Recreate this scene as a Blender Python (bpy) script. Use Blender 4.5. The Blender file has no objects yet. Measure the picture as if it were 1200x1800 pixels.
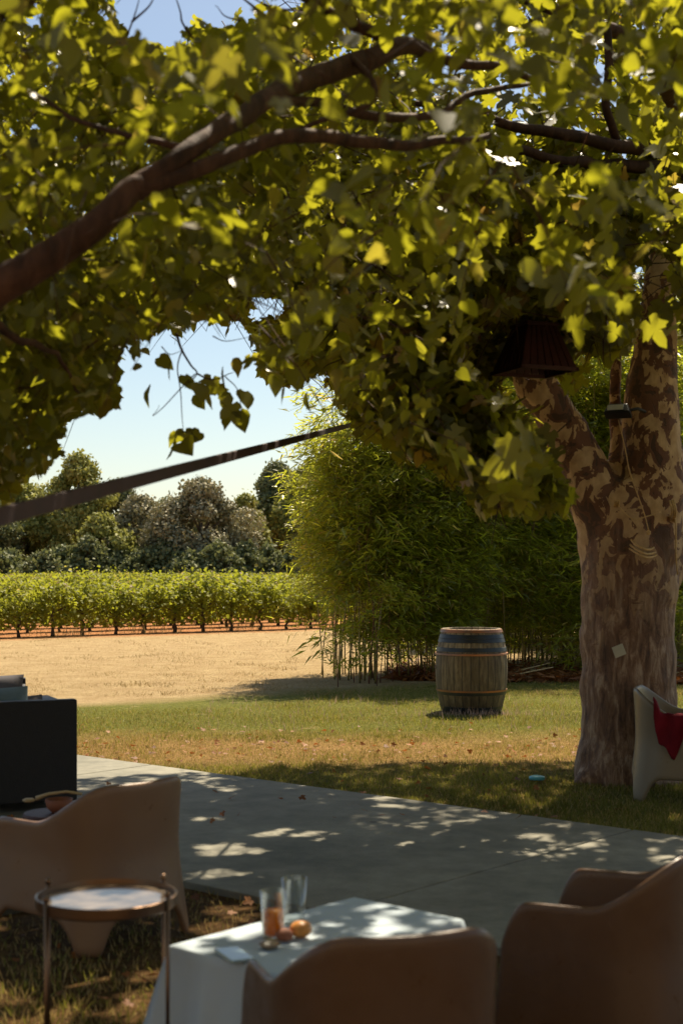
import bpy, bmesh, math, random
import numpy as np
from mathutils import Vector, Matrix, noise

# ------------------------------------------------------------------ camera, sky, sun, exposure
SC = bpy.context.scene
COL = SC.collection
F, H0 = 2500.0, 1.6            # focal length in photo pixels, eye height
cam_d = bpy.data.cameras.new('camera')
cam = bpy.data.objects.new('camera', cam_d); COL.objects.link(cam)
cam.location = (0, 0, H0); cam.rotation_euler = (math.radians(90), 0, 0)
cam_d.sensor_fit = 'VERTICAL'; cam_d.sensor_height = 36; cam_d.sensor_width = 24
cam_d.lens = 50; cam_d.shift_y = 100 / 1800
cam_d.clip_start = 0.1; cam_d.clip_end = 3000
cam_d.dof.use_dof = True; cam_d.dof.focus_distance = 17.5; cam_d.dof.aperture_fstop = 3.4
SC.camera = cam

SUN_EL, SUN_AZ = math.radians(55), math.radians(17)     # azimuth from +Y towards +X
S = Vector((math.sin(SUN_AZ) * math.cos(SUN_EL), math.cos(SUN_AZ) * math.cos(SUN_EL), math.sin(SUN_EL)))
w = bpy.data.worlds.new("World"); SC.world = w; w.use_nodes = True
nt = w.node_tree; bg = nt.nodes['Background']
sky = nt.nodes.new('ShaderNodeTexSky'); sky.sky_type = 'NISHITA'; sky.sun_disc = False
sky.sun_elevation = SUN_EL; sky.sun_rotation = SUN_AZ
sky.air_density = 1.0; sky.dust_density = 0.8; sky.ozone_density = 1.0
tn = nt.nodes.new('ShaderNodeMix'); tn.data_type = 'RGBA'; tn.blend_type = 'MULTIPLY'; tn.inputs[0].default_value = 1; tn.inputs[7].default_value = (1.12, 1.09, 1.02, 1)
nt.links.new(sky.outputs[0], tn.inputs[6]); nt.links.new(tn.outputs[2], bg.inputs[0]); bg.inputs[1].default_value = 0.062
sl = bpy.data.lights.new('sun', 'SUN'); sl.energy = 5.0; sl.angle = math.radians(0.53); sl.color = (1.0, 0.87, 0.66)
so = bpy.data.objects.new('sun', sl); COL.objects.link(so); so.rotation_euler = S.to_track_quat('Z', 'Y').to_euler()
so.location = (0, 0, 30)
SC.view_settings.view_transform = 'Standard'; SC.view_settings.look = 'None'
SC.view_settings.exposure = 0.92; SC.view_settings.gamma = 1.0
SC.render.engine = 'CYCLES'
cy = SC.cycles
cy.max_bounces = 7; cy.diffuse_bounces = 3; cy.glossy_bounces = 3; cy.transmission_bounces = 6; cy.transparent_max_bounces = 8
cy.use_denoising = True; cy.sample_clamp_indirect = 6; cy.caustics_reflective = False; cy.caustics_refractive = False

def P(px, py, d):              # photo pixel at depth d -> world point
    return Vector(((px - 600) / F * d, d, H0 - (py - 1000) / F * d))
def G(px, py, z=0.0):          # photo pixel on the horizontal plane z
    d = (H0 - z) * F / (py - 1000)
    return Vector(((px - 600) / F * d, d, z))

# ------------------------------------------------------------------ helpers
def tag(o, label=None, cat=None, group=None, kind=None):
    if label: o['label'] = label
    if cat: o['category'] = cat
    if group: o['group'] = group
    if kind: o['kind'] = kind
    return o
def thing(name, label, cat, loc=(0, 0, 0), rz=0.0, group=None):
    o = bpy.data.objects.new(name, None); COL.objects.link(o)
    o.location = loc; o.rotation_euler = (0, 0, rz); o.empty_display_size = .1
    return tag(o, label, cat, group)
def copy_tree(o, parent=None):
    c = o.copy(); COL.objects.link(c)
    if parent: c.parent = parent
    for ch in list(o.children): copy_tree(ch, c)
    return c
class MB:
    def __init__(s): s.v = []; s.f = []; s.m = []
    def add(s, vs, fs, mi=0):
        o = len(s.v); s.v += [tuple(v) for v in vs]
        s.f += [tuple(i + o for i in f) for f in fs]; s.m += [mi] * len(fs); return s
    def box(s, c, d, rz=0, mi=0, taper=1.0):
        hx, hy, hz = d[0] / 2, d[1] / 2, d[2] / 2; cs, sn = math.cos(rz), math.sin(rz); vs = []
        for z in (-hz, hz):
            k = taper if z > 0 else 1
            for x, y in ((-hx, -hy), (hx, -hy), (hx, hy), (-hx, hy)):
                x *= k; y *= k
                vs.append((c[0] + x * cs - y * sn, c[1] + x * sn + y * cs, c[2] + z))
        return s.add(vs, [(3, 2, 1, 0), (4, 5, 6, 7), (0, 1, 5, 4), (1, 2, 6, 5), (2, 3, 7, 6), (3, 0, 4, 7)], mi)
    def tube(s, pts, rs, n=8, mi=0, cap=True):
        pts = [Vector(p) for p in pts]; rings = []; up = None
        if not hasattr(rs, '__len__'): rs = [rs] * len(pts)
        for i, p in enumerate(pts):
            t = (pts[min(i + 1, len(pts) - 1)] - pts[max(i - 1, 0)]).normalized()
            if up is None: up = t.orthogonal().normalized()
            up = (up - t * up.dot(t)).normalized(); b = t.cross(up)
            rings.append([p + (up * math.cos(a) + b * math.sin(a)) * rs[i] for a in [2 * math.pi * k / n for k in range(n)]])
        vs = [v for r in rings for v in r]; fs = []
        for i in range(len(pts) - 1):
            for k in range(n):
                fs.append((i * n + k, i * n + (k + 1) % n, (i + 1) * n + (k + 1) % n, (i + 1) * n + k))
        if cap: fs += [tuple(range(n))[::-1], tuple((len(pts) - 1) * n + k for k in range(n))]
        return s.add(vs, fs, mi)
    def lathe(s, prof, c=(0, 0, 0), n=32, mi=0, cap=True):
        vs = []; fs = []
        for r, z in prof:
            for k in range(n):
                a = 2 * math.pi * k / n; vs.append((c[0] + r * math.cos(a), c[1] + r * math.sin(a), c[2] + z))
        for i in range(len(prof) - 1):
            for k in range(n): fs.append((i * n + k, i * n + (k + 1) % n, (i + 1) * n + (k + 1) % n, (i + 1) * n + k))
        if cap: fs += [tuple(range(n))[::-1], tuple((len(prof) - 1) * n + k for k in range(n))]
        return s.add(vs, fs, mi)
    def build(s, name, mats, parent=None, smooth=False, bevel=0, sub=0):
        me = bpy.data.meshes.new(name); me.from_pydata(s.v, [], s.f)
        if not isinstance(mats, (list, tuple)): mats = [mats]
        for m in mats: me.materials.append(m)
        if len(mats) > 1: me.polygons.foreach_set('material_index', s.m)
        if smooth: me.polygons.foreach_set('use_smooth', [True] * len(s.f))
        me.update()
        o = bpy.data.objects.new(name, me); COL.objects.link(o)
        if parent: o.parent = parent
        if bevel:
            b = o.modifiers.new('bevel', 'BEVEL'); b.width = bevel; b.segments = 2; b.limit_method = 'ANGLE'
        if sub:
            b = o.modifiers.new('sub', 'SUBSURF'); b.levels = sub; b.render_levels = sub
        return o
def fast_mesh(name, V, Fs, mats, parent=None, tint=None, mi=None, smooth=False):
    """V (n,3); Fs list of (m,k) index arrays."""
    me = bpy.data.meshes.new(name); V = np.asarray(V, np.float32)
    loops = np.concatenate([f.ravel() for f in Fs]); cnt = np.concatenate([np.full(len(f), f.shape[1]) for f in Fs])
    me.vertices.add(len(V)); me.vertices.foreach_set('co', V.ravel())
    me.loops.add(len(loops)); me.loops.foreach_set('vertex_index', loops.astype(np.int32))
    me.polygons.add(len(cnt)); st = np.concatenate([[0], np.cumsum(cnt)[:-1]])
    me.polygons.foreach_set('loop_start', st.astype(np.int32)); me.polygons.foreach_set('loop_total', cnt.astype(np.int32))
    if not isinstance(mats, (list, tuple)): mats = [mats]
    for m in mats: me.materials.append(m)
    if mi is not None: me.polygons.foreach_set('material_index', mi.astype(np.int32))
    if smooth: me.polygons.foreach_set('use_smooth', np.ones(len(cnt), bool))
    me.update(calc_edges=True)
    if tint is not None:
        a = me.attributes.new('tint', 'FLOAT', 'FACE'); a.data.foreach_set('value', np.asarray(tint, np.float32))
    me.validate()
    o = bpy.data.objects.new(name, me); COL.objects.link(o)
    if parent: o.parent = parent
    return o

# ------------------------------------------------------------------ materials
def lin(r, g, b):
    f = lambda c: ((c / 255 + .055) / 1.055) ** 2.4 if c > 10 else c / 255 / 12.92
    return (f(r), f(g), f(b), 1)
def new_mat(name):
    m = bpy.data.materials.new(name); m.use_nodes = True; n = m.node_tree
    return m, n, n.nodes['Principled BSDF']
def N(n, t, **kw):
    x = n.nodes.new(t)
    for k, v in kw.items():
        if k in ('operation', 'blend_type', 'data_type', 'feature', 'attribute_name', 'distance', 'mode', 'noise_dimensions', 'attribute_type'): setattr(x, k, v)
        else: x.inputs[k.replace('_', ' ')].default_value = v
    return x
def ramp(n, src, stops):
    r = n.nodes.new('ShaderNodeValToRGB'); e = r.color_ramp.elements
    while len(e) < len(stops): e.new(.5)
    for el, (p, c) in zip(e, stops): el.position = p; el.color = c if len(c) == 4 else (*c, 1)
    n.links.new(src, r.inputs[0]); return r
def mixc(n, fac, a, b, bt='MIX'):
    m = n.nodes.new('ShaderNodeMix'); m.data_type = 'RGBA'; m.blend_type = bt
    for s, v in ((m.inputs[0], fac), (m.inputs[6], a), (m.inputs[7], b)):
        if isinstance(v, bpy.types.NodeSocket): n.links.new(v, s)
        else: s.default_value = v if not isinstance(v, tuple) or len(v) == 4 else (*v, 1)
    return m.outputs[2]
def coords(n, kind='Object', scale=(1, 1, 1)):
    t = n.nodes.new('ShaderNodeTexCoord'); mp = n.nodes.new('ShaderNodeMapping'); mp.inputs['Scale'].default_value = scale
    n.links.new(t.outputs[kind], mp.inputs[0]); return mp.outputs[0]
def geo_pos(n, scale=(1, 1, 1)):
    t = n.nodes.new('ShaderNodeNewGeometry'); mp = n.nodes.new('ShaderNodeMapping'); mp.inputs['Scale'].default_value = scale
    n.links.new(t.outputs['Position'], mp.inputs[0]); return mp.outputs[0]
def noise_t(n, vec, scale, detail=4, rough=.55, dist=0):
    x = N(n, 'ShaderNodeTexNoise', Scale=scale, Detail=detail, Roughness=rough, Distortion=dist)
    n.links.new(vec, x.inputs['Vector']); return x.outputs[0]
def bump(n, p, h, strength=.3, dist=.01):
    b = N(n, 'ShaderNodeBump', Strength=strength, Distance=dist); n.links.new(h, b.inputs['Height']); n.links.new(b.outputs[0], p.inputs['Normal']); return b
def simple(name, col, rough=.6, var=.15, vscale=6, metal=0, bumpv=0, bscale=60, spec=.5, dark=None):
    m, n, p = new_mat(name); v = coords(n)
    c2 = tuple(c * (1 - var) for c in col[:3]) if dark is None else dark[:3]
    c1 = tuple(min(1, c * (1 + var * .6)) for c in col[:3])
    r = ramp(n, noise_t(n, v, vscale, 5), [(.3, c2), (.7, c1)])
    n.links.new(r.outputs[0], p.inputs['Base Color'])
    p.inputs['Roughness'].default_value = rough; p.inputs['Metallic'].default_value = metal; p.inputs['Specular IOR Level'].default_value = spec
    if bumpv: bump(n, p, noise_t(n, v, bscale, 4), bumpv, .005)
    return m
def leaf_mat(name, dark, light, trans, k=.45, rough=.4, spec=.5, old=None):
    m, n, p = new_mat(name)
    a = N(n, 'ShaderNodeAttribute', attribute_name='tint')
    st = [(0, dark), (.9, light)] + ([(.985, old), (1, old)] if old else [(1, light)])
    r = ramp(n, a.outputs['Fac'], st)
    n.links.new(r.outputs[0], p.inputs['Base Color']); p.inputs['Roughness'].default_value = rough; p.inputs['Specular IOR Level'].default_value = spec
    t = n.nodes.new('ShaderNodeBsdfTranslucent')
    ts = [(0, tuple(c * .7 for c in trans)), (.9, trans)] + ([(.985, tuple(min(1, c * 2.2) for c in old)), (1, old)] if old else [(1, trans)])
    n.links.new(ramp(n, a.outputs['Fac'], ts).outputs[0], t.inputs[0])
    mx = n.nodes.new('ShaderNodeMixShader'); mx.inputs[0].default_value = k
    n.links.new(p.outputs[0], mx.inputs[1]); n.links.new(t.outputs[0], mx.inputs[2])
    n.links.new(mx.outputs[0], n.nodes['Material Output'].inputs[0]); return m

M = {}
M['mul_leaf'] = leaf_mat('mulberry_leaf', (.035, .045, .008), (.085, .092, .013), (.60, .58, .03), .48, .30, .7, old=(.26, .20, .03))
M['plane_leaf'] = leaf_mat('plane_leaf', (.038, .044, .009), (.10, .095, .016), (.60, .57, .03), .47, .32, .7, old=(.26, .16, .03))
M['bamboo_leaf'] = leaf_mat('bamboo_leaf', (.07, .10, .010), (.28, .31, .030), (.68, .70, .05), .56, .36, .6, old=(.40, .30, .08))
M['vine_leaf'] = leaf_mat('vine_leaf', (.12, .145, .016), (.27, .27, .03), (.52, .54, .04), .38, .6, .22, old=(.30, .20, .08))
M['grass'] = leaf_mat('grass_blade', (.10, .12, .018), (.23, .215, .036), (.36, .33, .05), .35, .55, .3, old=(.45, .32, .12))
M['straw'] = leaf_mat('straw_blade', (.30, .21, .08), (.50, .37, .16), (.45, .33, .14), .3, .6, .3)
M['litter_leaf'] = leaf_mat('litter_leaf', (.16, .06, .02), (.36, .15, .045), (.32, .10, .02), .3, .6, .3)
M['weed'] = leaf_mat('weed_flower', (.35, .22, .16), (.65, .45, .36), (.5, .35, .25), .3, .6, .3)

def bark_mat(name, dark, mid, light, sc=9, strength=.6):
    m, n, p = new_mat(name); v = coords(n, scale=(1, 1, .35))
    a = noise_t(n, v, sc, 7, .65, .4)
    r = ramp(n, a, [(.34, dark), (.5, mid), (.68, light)])
    n.links.new(r.outputs[0], p.inputs['Base Color']); p.inputs['Roughness'].default_value = .8
    bump(n, p, a, strength, .02); return m
M['branch'] = bark_mat('branch_bark', (.030, .012, .007), (.075, .030, .017), (.13, .058, .033), 14)
M['old_bark'] = bark_mat('old_bark', (.05, .035, .025), (.12, .085, .06), (.2, .16, .12))
M['vine_bark'] = bark_mat('vine_bark', (.04, .022, .015), (.09, .05, .033), (.14, .085, .06), 12)

def plane_bark():
    m, n, p = new_mat('plane_bark'); v = coords(n, scale=(1, 1, .7)); v2 = coords(n, scale=(1, 1, .22))
    z = n.nodes.new('ShaderNodeSeparateXYZ'); n.links.new(coords(n), z.inputs[0])
    big = noise_t(n, v, 8.0, 5, .56, .6)
    flake = ramp(n, big, [(.405, (.0, .0, .0)), (.425, (.5, .5, .5)), (.505, (.5, .5, .5)), (.525, (1, 1, 1))])   # crisp flakes
    cream = ramp(n, noise_t(n, v, 14, 4), [(.3, (.42, .26, .125)), (.7, (.68, .48, .26))])
    mid = ramp(n, noise_t(n, v, 11, 4), [(.3, (.17, .065, .032)), (.7, (.30, .13, .06))])
    drk = (.085, .045, .026)
    c = mixc(n, flake.outputs[0], drk, mid.outputs[0])
    f2 = N(n, 'ShaderNodeMath', operation='GREATER_THAN'); n.links.new(big, f2.inputs[0]); f2.inputs[1].default_value = .515
    c = mixc(n, f2.outputs[0], c, cream.outputs[0])
    rough = ramp(n, noise_t(n, v2, 16, 8, .7, .5), [(.33, (.05, .022, .012)), (.49, (.20, .105, .056)), (.68, (.50, .37, .26))])
    zz = N(n, 'ShaderNodeMath', operation='ADD'); n.links.new(z.outputs[2], zz.inputs[0]); n.links.new(noise_t(n, v, 2.5, 3), zz.inputs[1])
    zr = ramp(n, zz.outputs[0], [(0, (0, 0, 0)), (1, (1, 1, 1))])
    mr = n.nodes.new('ShaderNodeMapRange'); mr.inputs[1].default_value = 1.55; mr.inputs[2].default_value = 2.6
    n.links.new(zz.outputs[0], mr.inputs[0])
    c = mixc(n, mr.outputs[0], rough.outputs[0], c)
    n.links.new(c, p.inputs['Base Color']); p.inputs['Roughness'].default_value = .72
    h = N(n, 'ShaderNodeMath', operation='ADD'); n.links.new(flake.outputs[0], h.inputs[0]); n.links.new(noise_t(n, v2, 20, 6, .65), h.inputs[1])
    bump(n, p, h.outputs[0], .55, .018); return m
M['plane_bark'] = plane_bark()

def culm_mat():
    m, n, p = new_mat('bamboo_culm'); v = coords(n)
    sx = n.nodes.new('ShaderNodeSeparateXYZ'); n.links.new(v, sx.inputs[0])
    fr = N(n, 'ShaderNodeMath', operation='MODULO'); n.links.new(sx.outputs[2], fr.inputs[0]); fr.inputs[1].default_value = .27
    ring = ramp(n, fr.outputs[0], [(0, (1, 1, 1)), (.03, (0, 0, 0))])
    c = ramp(n, noise_t(n, v, 3, 3), [(.35, (.14, .12, .03)), (.65, (.33, .24, .08))])
    n.links.new(mixc(n, ring.outputs[0], c.outputs[0], (.09, .05, .03)), p.inputs['Base Color']); p.inputs['Roughness'].default_value = .4
    return m
M['culm'] = culm_mat()
M['red_culm'] = simple('red_culm', (.16, .05, .03), .5, .4, 3)

M['chair'] = simple('taupe_plastic', (.125, .066, .036), .34, .05, 3, spec=.5)
M['taupe'] = simple('light_taupe_plastic', (.225, .128, .072), .34, .06, 3)
M['cream'] = simple('cream_plastic', (.20, .16, .105), .36, .05, 3, spec=.5)
for nm_ in ('chair', 'taupe', 'cream'):
    m = M[nm_]; n = m.node_tree; p = n.nodes['Principled BSDF']; v = coords(n); n.links.new(ramp(n, noise_t(n, v, 9, 8, .75), [(.35, (.26, .26, .26)), (.7, (.55, .55, .55))]).outputs[0], p.inputs['Roughness'])
    bump(n, p, noise_t(n, v, 350, 3, .6), .12, .002)
M['cloth'] = simple('white_cloth', (.52, .60, .66), .85, .05, 4, bumpv=.15, bscale=400, spec=.2)
M['redcloth'] = simple('red_cloth', (.17, .008, .016), .9, .3, 9, bumpv=.3, bscale=200, spec=.2)
M['metal'] = simple('brass_metal', (.20, .125, .08), .36, .15, 8, metal=1)
M['trayglass'] = simple('tray_top', (.46, .34, .23), .16, .25, 11, metal=.55, dark=(.16, .13, .10))
M['wicker'] = simple('dark_wicker', (.010, .009, .010), .6, .3, 20, bumpv=.4, bscale=80)
M['pillow_grey'] = simple('grey_pillow', (.15, .21, .24), .9, .15, 5, bumpv=.2, bscale=120)
M['pillow_dark'] = simple('striped_pillow', (.10, .09, .10), .9, .3, 5, bumpv=.2)
M['pillow_rust'] = simple('rust_pillow', (.30, .09, .05), .9, .2, 5, bumpv=.2)
M['terracotta'] = simple('terracotta', (.28, .10, .05), .7, .2, 8)
M['spoonwood'] = simple('spoon_wood', (.50, .36, .17), .6, .15, 8)
M['darkwood'] = simple('dark_wood', (.075, .022, .017), .6, .3, 12, bumpv=.3, bscale=40)
M['hoop'] = simple('hoop_iron', (.022, .026, .030), .42, .35, 7, metal=.2, bumpv=.1)
M['rusthoop'] = simple('rusty_hoop', (.34, .12, .035), .42, .5, 3.2, metal=.35, dark=(.12, .09, .07))
M['rope'] = simple('rope_fibre', (.60, .40, .18), .8, .2, 30)
M['paleRope'] = simple('pale_cord', (.40, .36, .18), .8, .2, 30)
M['black'] = simple('black_housing', (.012, .013, .016), .4, .2, 8)
M['lamp_glass'] = simple('lamp_glass', (.55, .57, .58), .15, .1, 8)
M['note'] = simple('paper_note', (.50, .46, .34), .8, .1, 8)
M['blue'] = simple('blue_plastic', (.10, .42, .50), .35, .05, 8)
M['strap'] = simple('dark_strap', (.055, .022, .022), .7, .3, 14, bumpv=.2, bscale=150)
M['bread'] = simple('pastry_crust', (.72, .30, .06), .4, .4, 16, bumpv=.2, bscale=40)
M['phone'] = simple('grey_case', (.25, .33, .33), .15, .1, 6)
M['plaster'] = simple('wall_plaster', (.42, .33, .24), .9, .15, 1.5)
def glass_mat(name, col, rough=0.02, ior=1.45):
    m, n, p = new_mat(name); tr = n.nodes.new('ShaderNodeBsdfTransparent'); tr.inputs[0].default_value = (.93, .95, .95, 1)
    gl = n.nodes.new('ShaderNodeBsdfGlossy'); gl.inputs['Roughness'].default_value = .04; lw = n.nodes.new('ShaderNodeLayerWeight'); lw.inputs[0].default_value = .18
    mx = n.nodes.new('ShaderNodeMixShader'); n.links.new(lw.outputs['Facing'], mx.inputs[0]); n.links.new(tr.outputs[0], mx.inputs[1]); n.links.new(gl.outputs[0], mx.inputs[2])
    n.links.new(mx.outputs[0], n.nodes['Material Output'].inputs[0]); return m
def glass_mat_old(name, col, rough=0.02, ior=1.45):
    m, n, p = new_mat(name); p.inputs['Base Color'].default_value = col; p.inputs['Roughness'].default_value = rough
    p.inputs['Transmission Weight'].default_value = 1; p.inputs['IOR'].default_value = ior; return m
M['glass'] = glass_mat('clear_glass', (.95, .97, .97, 1))
m, n, p = new_mat('orange_juice'); p.inputs['Base Color'].default_value = (1.0, .46, .05, 1); p.inputs['Roughness'].default_value = .25; tj = n.nodes.new('ShaderNodeBsdfTranslucent'); tj.inputs[0].default_value = (1, .48, .06, 1); mj_ = n.nodes.new('ShaderNodeMixShader'); mj_.inputs[0].default_value = .6
n.links.new(p.outputs[0], mj_.inputs[1]); n.links.new(tj.outputs[0], mj_.inputs[2]); n.links.new(mj_.outputs[0], n.nodes['Material Output'].inputs[0]); M['juice'] = m

def stave_mat():
    m, n, p = new_mat('oak_staves'); t = n.nodes.new('ShaderNodeTexCoord')
    sx = n.nodes.new('ShaderNodeSeparateXYZ'); n.links.new(t.outputs['Object'], sx.inputs[0])
    at = N(n, 'ShaderNodeMath', operation='ARCTAN2'); n.links.new(sx.outputs[0], at.inputs[0]); n.links.new(sx.outputs[1], at.inputs[1])
    ml = N(n, 'ShaderNodeMath', operation='MULTIPLY'); n.links.new(at.outputs[0], ml.inputs[0]); ml.inputs[1].default_value = 26 / (2 * math.pi)
    ad = N(n, 'ShaderNodeMath', operation='ADD'); n.links.new(ml.outputs[0], ad.inputs[0]); ad.inputs[1].default_value = 40.3
    fl = N(n, 'ShaderNodeMath', operation='FLOOR'); n.links.new(ad.outputs[0], fl.inputs[0])
    fr = N(n, 'ShaderNodeMath', operation='FRACT'); n.links.new(ad.outputs[0], fr.inputs[0])
    wn = N(n, 'ShaderNodeTexWhiteNoise', noise_dimensions='1D'); n.links.new(fl.outputs[0], wn.inputs['W'])
    v = coords(n, scale=(7, 7, 1.3)); nz = noise_t(n, v, 4, 7, .65, .3)
    base = ramp(n, nz, [(.28, (.075, .050, .026)), (.5, (.19, .14, .08)), (.72, (.34, .27, .17))])
    tone = ramp(n, wn.outputs[0], [(0, (.42, .40, .38)), (1, (1.1, 1.05, .95))])
    c = mixc(n, 1.0, base.outputs[0], tone.outputs[0], 'MULTIPLY')
    gap = ramp(n, fr.outputs[0], [(0, (.05, .05, .05)), (.07, (1, 1, 1)), (.93, (1, 1, 1)), (1, (.05, .05, .05))])
    c = mixc(n, 1.0, c, gap.outputs[0], 'MULTIPLY')
    gz = ramp(n, sx.outputs[2], [(.0, (.6, .6, .45)), (.3, (1, 1, 1)), (.66, (1, 1, 1)), (.72, (1.5, 1.6, 1.75))])   # darker towards the foot, pale grey at the head end
    c = mixc(n, 1.0, c, gz.outputs[0], 'MULTIPLY')
    n.links.new(c, p.inputs['Base Color']); p.inputs['Roughness'].default_value = .7
    h = N(n, 'ShaderNodeMath', operation='ADD'); n.links.new(gap.outputs[0], h.inputs[0]); n.links.new(nz, h.inputs[1])
    bump(n, p, h.outputs[0], .6, .008); return m
M['stave'] = stave_mat()
M['headwood'] = simple('barrel_head', (.40, .30, .22), .7, .3, 9, bumpv=.3)

def sep_y(n, vec):
    s = n.nodes.new('ShaderNodeSeparateXYZ'); n.links.new(vec, s.inputs[0]); return s
def mrange(n, src, a, b):
    mr = n.nodes.new('ShaderNodeMapRange'); mr.inputs[1].default_value = a; mr.inputs[2].default_value = b
    n.links.new(src, mr.inputs[0]); return mr.outputs[0]
def ground_mat():
    m, n, p = new_mat('ground_soil'); g = geo_pos(n); s = sep_y(n, g)
    wob = noise_t(n, g, .45, 4, .6)
    def shifted(amount):   # y + wobble
        a = N(n, 'ShaderNodeMath', operation='MULTIPLY_ADD'); n.links.new(wob, a.inputs[0]); a.inputs[1].default_value = amount
        n.links.new(s.outputs[1], a.inputs[2]); return a.outputs[0]
    fine = noise_t(n, g, 14, 8, .78); medium = noise_t(n, g, 2.2, 5, .6); crumb = noise_t(n, g, 120, 4, .7)
    straw = ramp(n, fine, [(.30, (.20, .115, .048)), (.5, (.42, .285, .135)), (.70, (.65, .49, .27))])
    strawb = ramp(n, medium, [(.35, (.38, .26, .125)), (.65, (.60, .46, .25))])
    straw_c = mixc(n, .42, straw.outputs[0], strawb.outputs[0])
    green = ramp(n, fine, [(.28, (.055, .068, .010)), (.5, (.15, .155, .024)), (.72, (.34, .28, .07))])
    dry2 = ramp(n, fine, [(.28, (.20, .11, .04)), (.5, (.36, .21, .075)), (.72, (.52, .33, .14))])
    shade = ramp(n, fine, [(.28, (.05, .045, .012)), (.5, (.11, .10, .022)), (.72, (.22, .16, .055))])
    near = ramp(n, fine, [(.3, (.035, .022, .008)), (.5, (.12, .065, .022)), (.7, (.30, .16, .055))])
    red = ramp(n, fine, [(.28, (.26, .10, .035)), (.5, (.44, .19, .07)), (.72, (.58, .32, .15))])
    # front to back: soil and lawn coloured dark for tree shade, dry leafy strip, green lawn, straw field, red vineyard earth
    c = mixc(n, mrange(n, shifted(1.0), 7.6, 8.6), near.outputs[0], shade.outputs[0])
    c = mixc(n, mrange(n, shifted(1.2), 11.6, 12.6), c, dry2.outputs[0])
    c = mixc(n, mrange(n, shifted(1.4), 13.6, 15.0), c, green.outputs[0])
    e2 = N(n, 'ShaderNodeMath', operation='MULTIPLY_ADD'); n.links.new(s.outputs[0], e2.inputs[0]); e2.inputs[1].default_value = -.75
    n.links.new(shifted(1.8), e2.inputs[2])
    c = mixc(n, mrange(n, e2.outputs[0], 19.2, 20.3), c, straw_c)
    # vineyard edge is a slanting line
    e = N(n, 'ShaderNodeMath', operation='MULTIPLY_ADD'); n.links.new(s.outputs[0], e.inputs[0]); e.inputs[1].default_value = -.75
    n.links.new(shifted(1.6), e.inputs[2])
    c = mixc(n, mrange(n, e.outputs[0], 37.6, 39.2), c, red.outputs[0])
    c = mixc(n, mrange(n, medium, .62, .72), c, mixc(n, .5, c, straw_c))
    n.links.new(c, p.inputs['Base Color']); p.inputs['Roughness'].default_value = .95; p.inputs['Specular IOR Level'].default_value = .1
    h = N(n, 'ShaderNodeMath', operation='ADD'); n.links.new(fine, h.inputs[0]); n.links.new(crumb, h.inputs[1])
    bump(n, p, h.outputs[0], .9, .03); return m
M['ground'] = ground_mat()
def concrete():
    m, n, p = new_mat('path_concrete'); g = geo_pos(n)
    a = ramp(n, noise_t(n, g, 1.1, 8, .72), [(.3, (.15, .145, .11)), (.5, (.24, .225, .175)), (.7, (.33, .31, .24))])
    b = ramp(n, noise_t(n, g, 7, 6, .7), [(.35, (.8, .8, .8)), (.65, (1.08, 1.08, 1.08))])
    c = mixc(n, 1., a.outputs[0], b.outputs[0], 'MULTIPLY')
    sp = N(n, 'ShaderNodeTexVoronoi', Scale=1.7, feature='F1'); n.links.new(g, sp.inputs['Vector'])
    st = ramp(n, sp.outputs['Distance'], [(.03, (.35, .3, .25)), (.05, (1, 1, 1))])
    c = mixc(n, .8, c, st.outputs[0], 'MULTIPLY')
    n.links.new(c, p.inputs['Base Color']); p.inputs['Roughness'].default_value = .8; p.inputs['Specular IOR Level'].default_value = .3
    bump(n, p, noise_t(n, g, 90, 5, .7), .25, .004); return m
M['concrete'] = concrete(); M['joint'] = simple('joint_filler', (.07, .06, .045), .9, .3, 20)

# ------------------------------------------------------------------ setting
def ground_h(x, y): return 0.0
mb = MB(); gx = [-400, -60, -12, 0, 12, 60, 400]; gy = [-40, 0, 20, 60, 200, 900]
for j, y in enumerate(gy):
    for x in gx: mb.v.append((x, y, 0))
for j in range(len(gy) - 1):
    for i in range(len(gx) - 1):
        a = j * len(gx) + i; mb.f.append((a, a + 1, a + 1 + len(gx), a + len(gx))); mb.m.append(0)
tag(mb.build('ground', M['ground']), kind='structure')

U = Vector((.755, -.655, 0)).normalized(); Nn = Vector((.655, .755, 0)).normalized()
def un(u, v, z=.03): q = U * u + Nn * v; return (q.x, q.y, z)
FAR_N, NEAR_N = 7.6, 4.87
us = [-14, -11.4, -8.6, -4.28, -1.2, 1.9, 5.0, 8]
mb = MB(); mj = MB(); gap = .007
for a, b in zip(us[:-1], us[1:]):
    a2, b2 = a + gap, b - gap
    top = [un(a2, NEAR_N, .035), un(b2, NEAR_N, .035), un(b2, FAR_N, .035), un(a2, FAR_N, .035)]
    bot = [(x, y, -.05) for x, y, _ in top]
    mb.add(bot + top, [(4, 5, 6, 7), (0, 1, 5, 4), (1, 2, 6, 5), (2, 3, 7, 6), (3, 0, 4, 7)])
    mj.add([un(b - gap, NEAR_N + .01, .024), un(b + gap, NEAR_N + .01, .024), un(b + gap, FAR_N - .01, .024), un(b - gap, FAR_N - .01, .024)], [(0, 1, 2, 3)])
path = tag(mb.build('path', M['concrete'], bevel=.006), kind='structure')
tag(mj.build('path_joints', M['joint'], path), kind='structure')
# the widening of the path on its near side at the left
mb = MB(); q = [G(-420, 1640), G(-60, 1622), G(32, 1605), G(120, 1583), G(250, 1545), G(150, 1500), G(-300, 1450)]
vs = [(x, y, .031) for x, y, _ in q]; mb.add([(x, y, -.05) for x, y, _ in q] + vs, [tuple(range(7, 14))] + [(i, (i + 1) % 7, 7 + (i + 1) % 7, 7 + i) for i in range(7)])
tag(mb.build('path_apron', M['concrete']), kind='structure')

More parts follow.
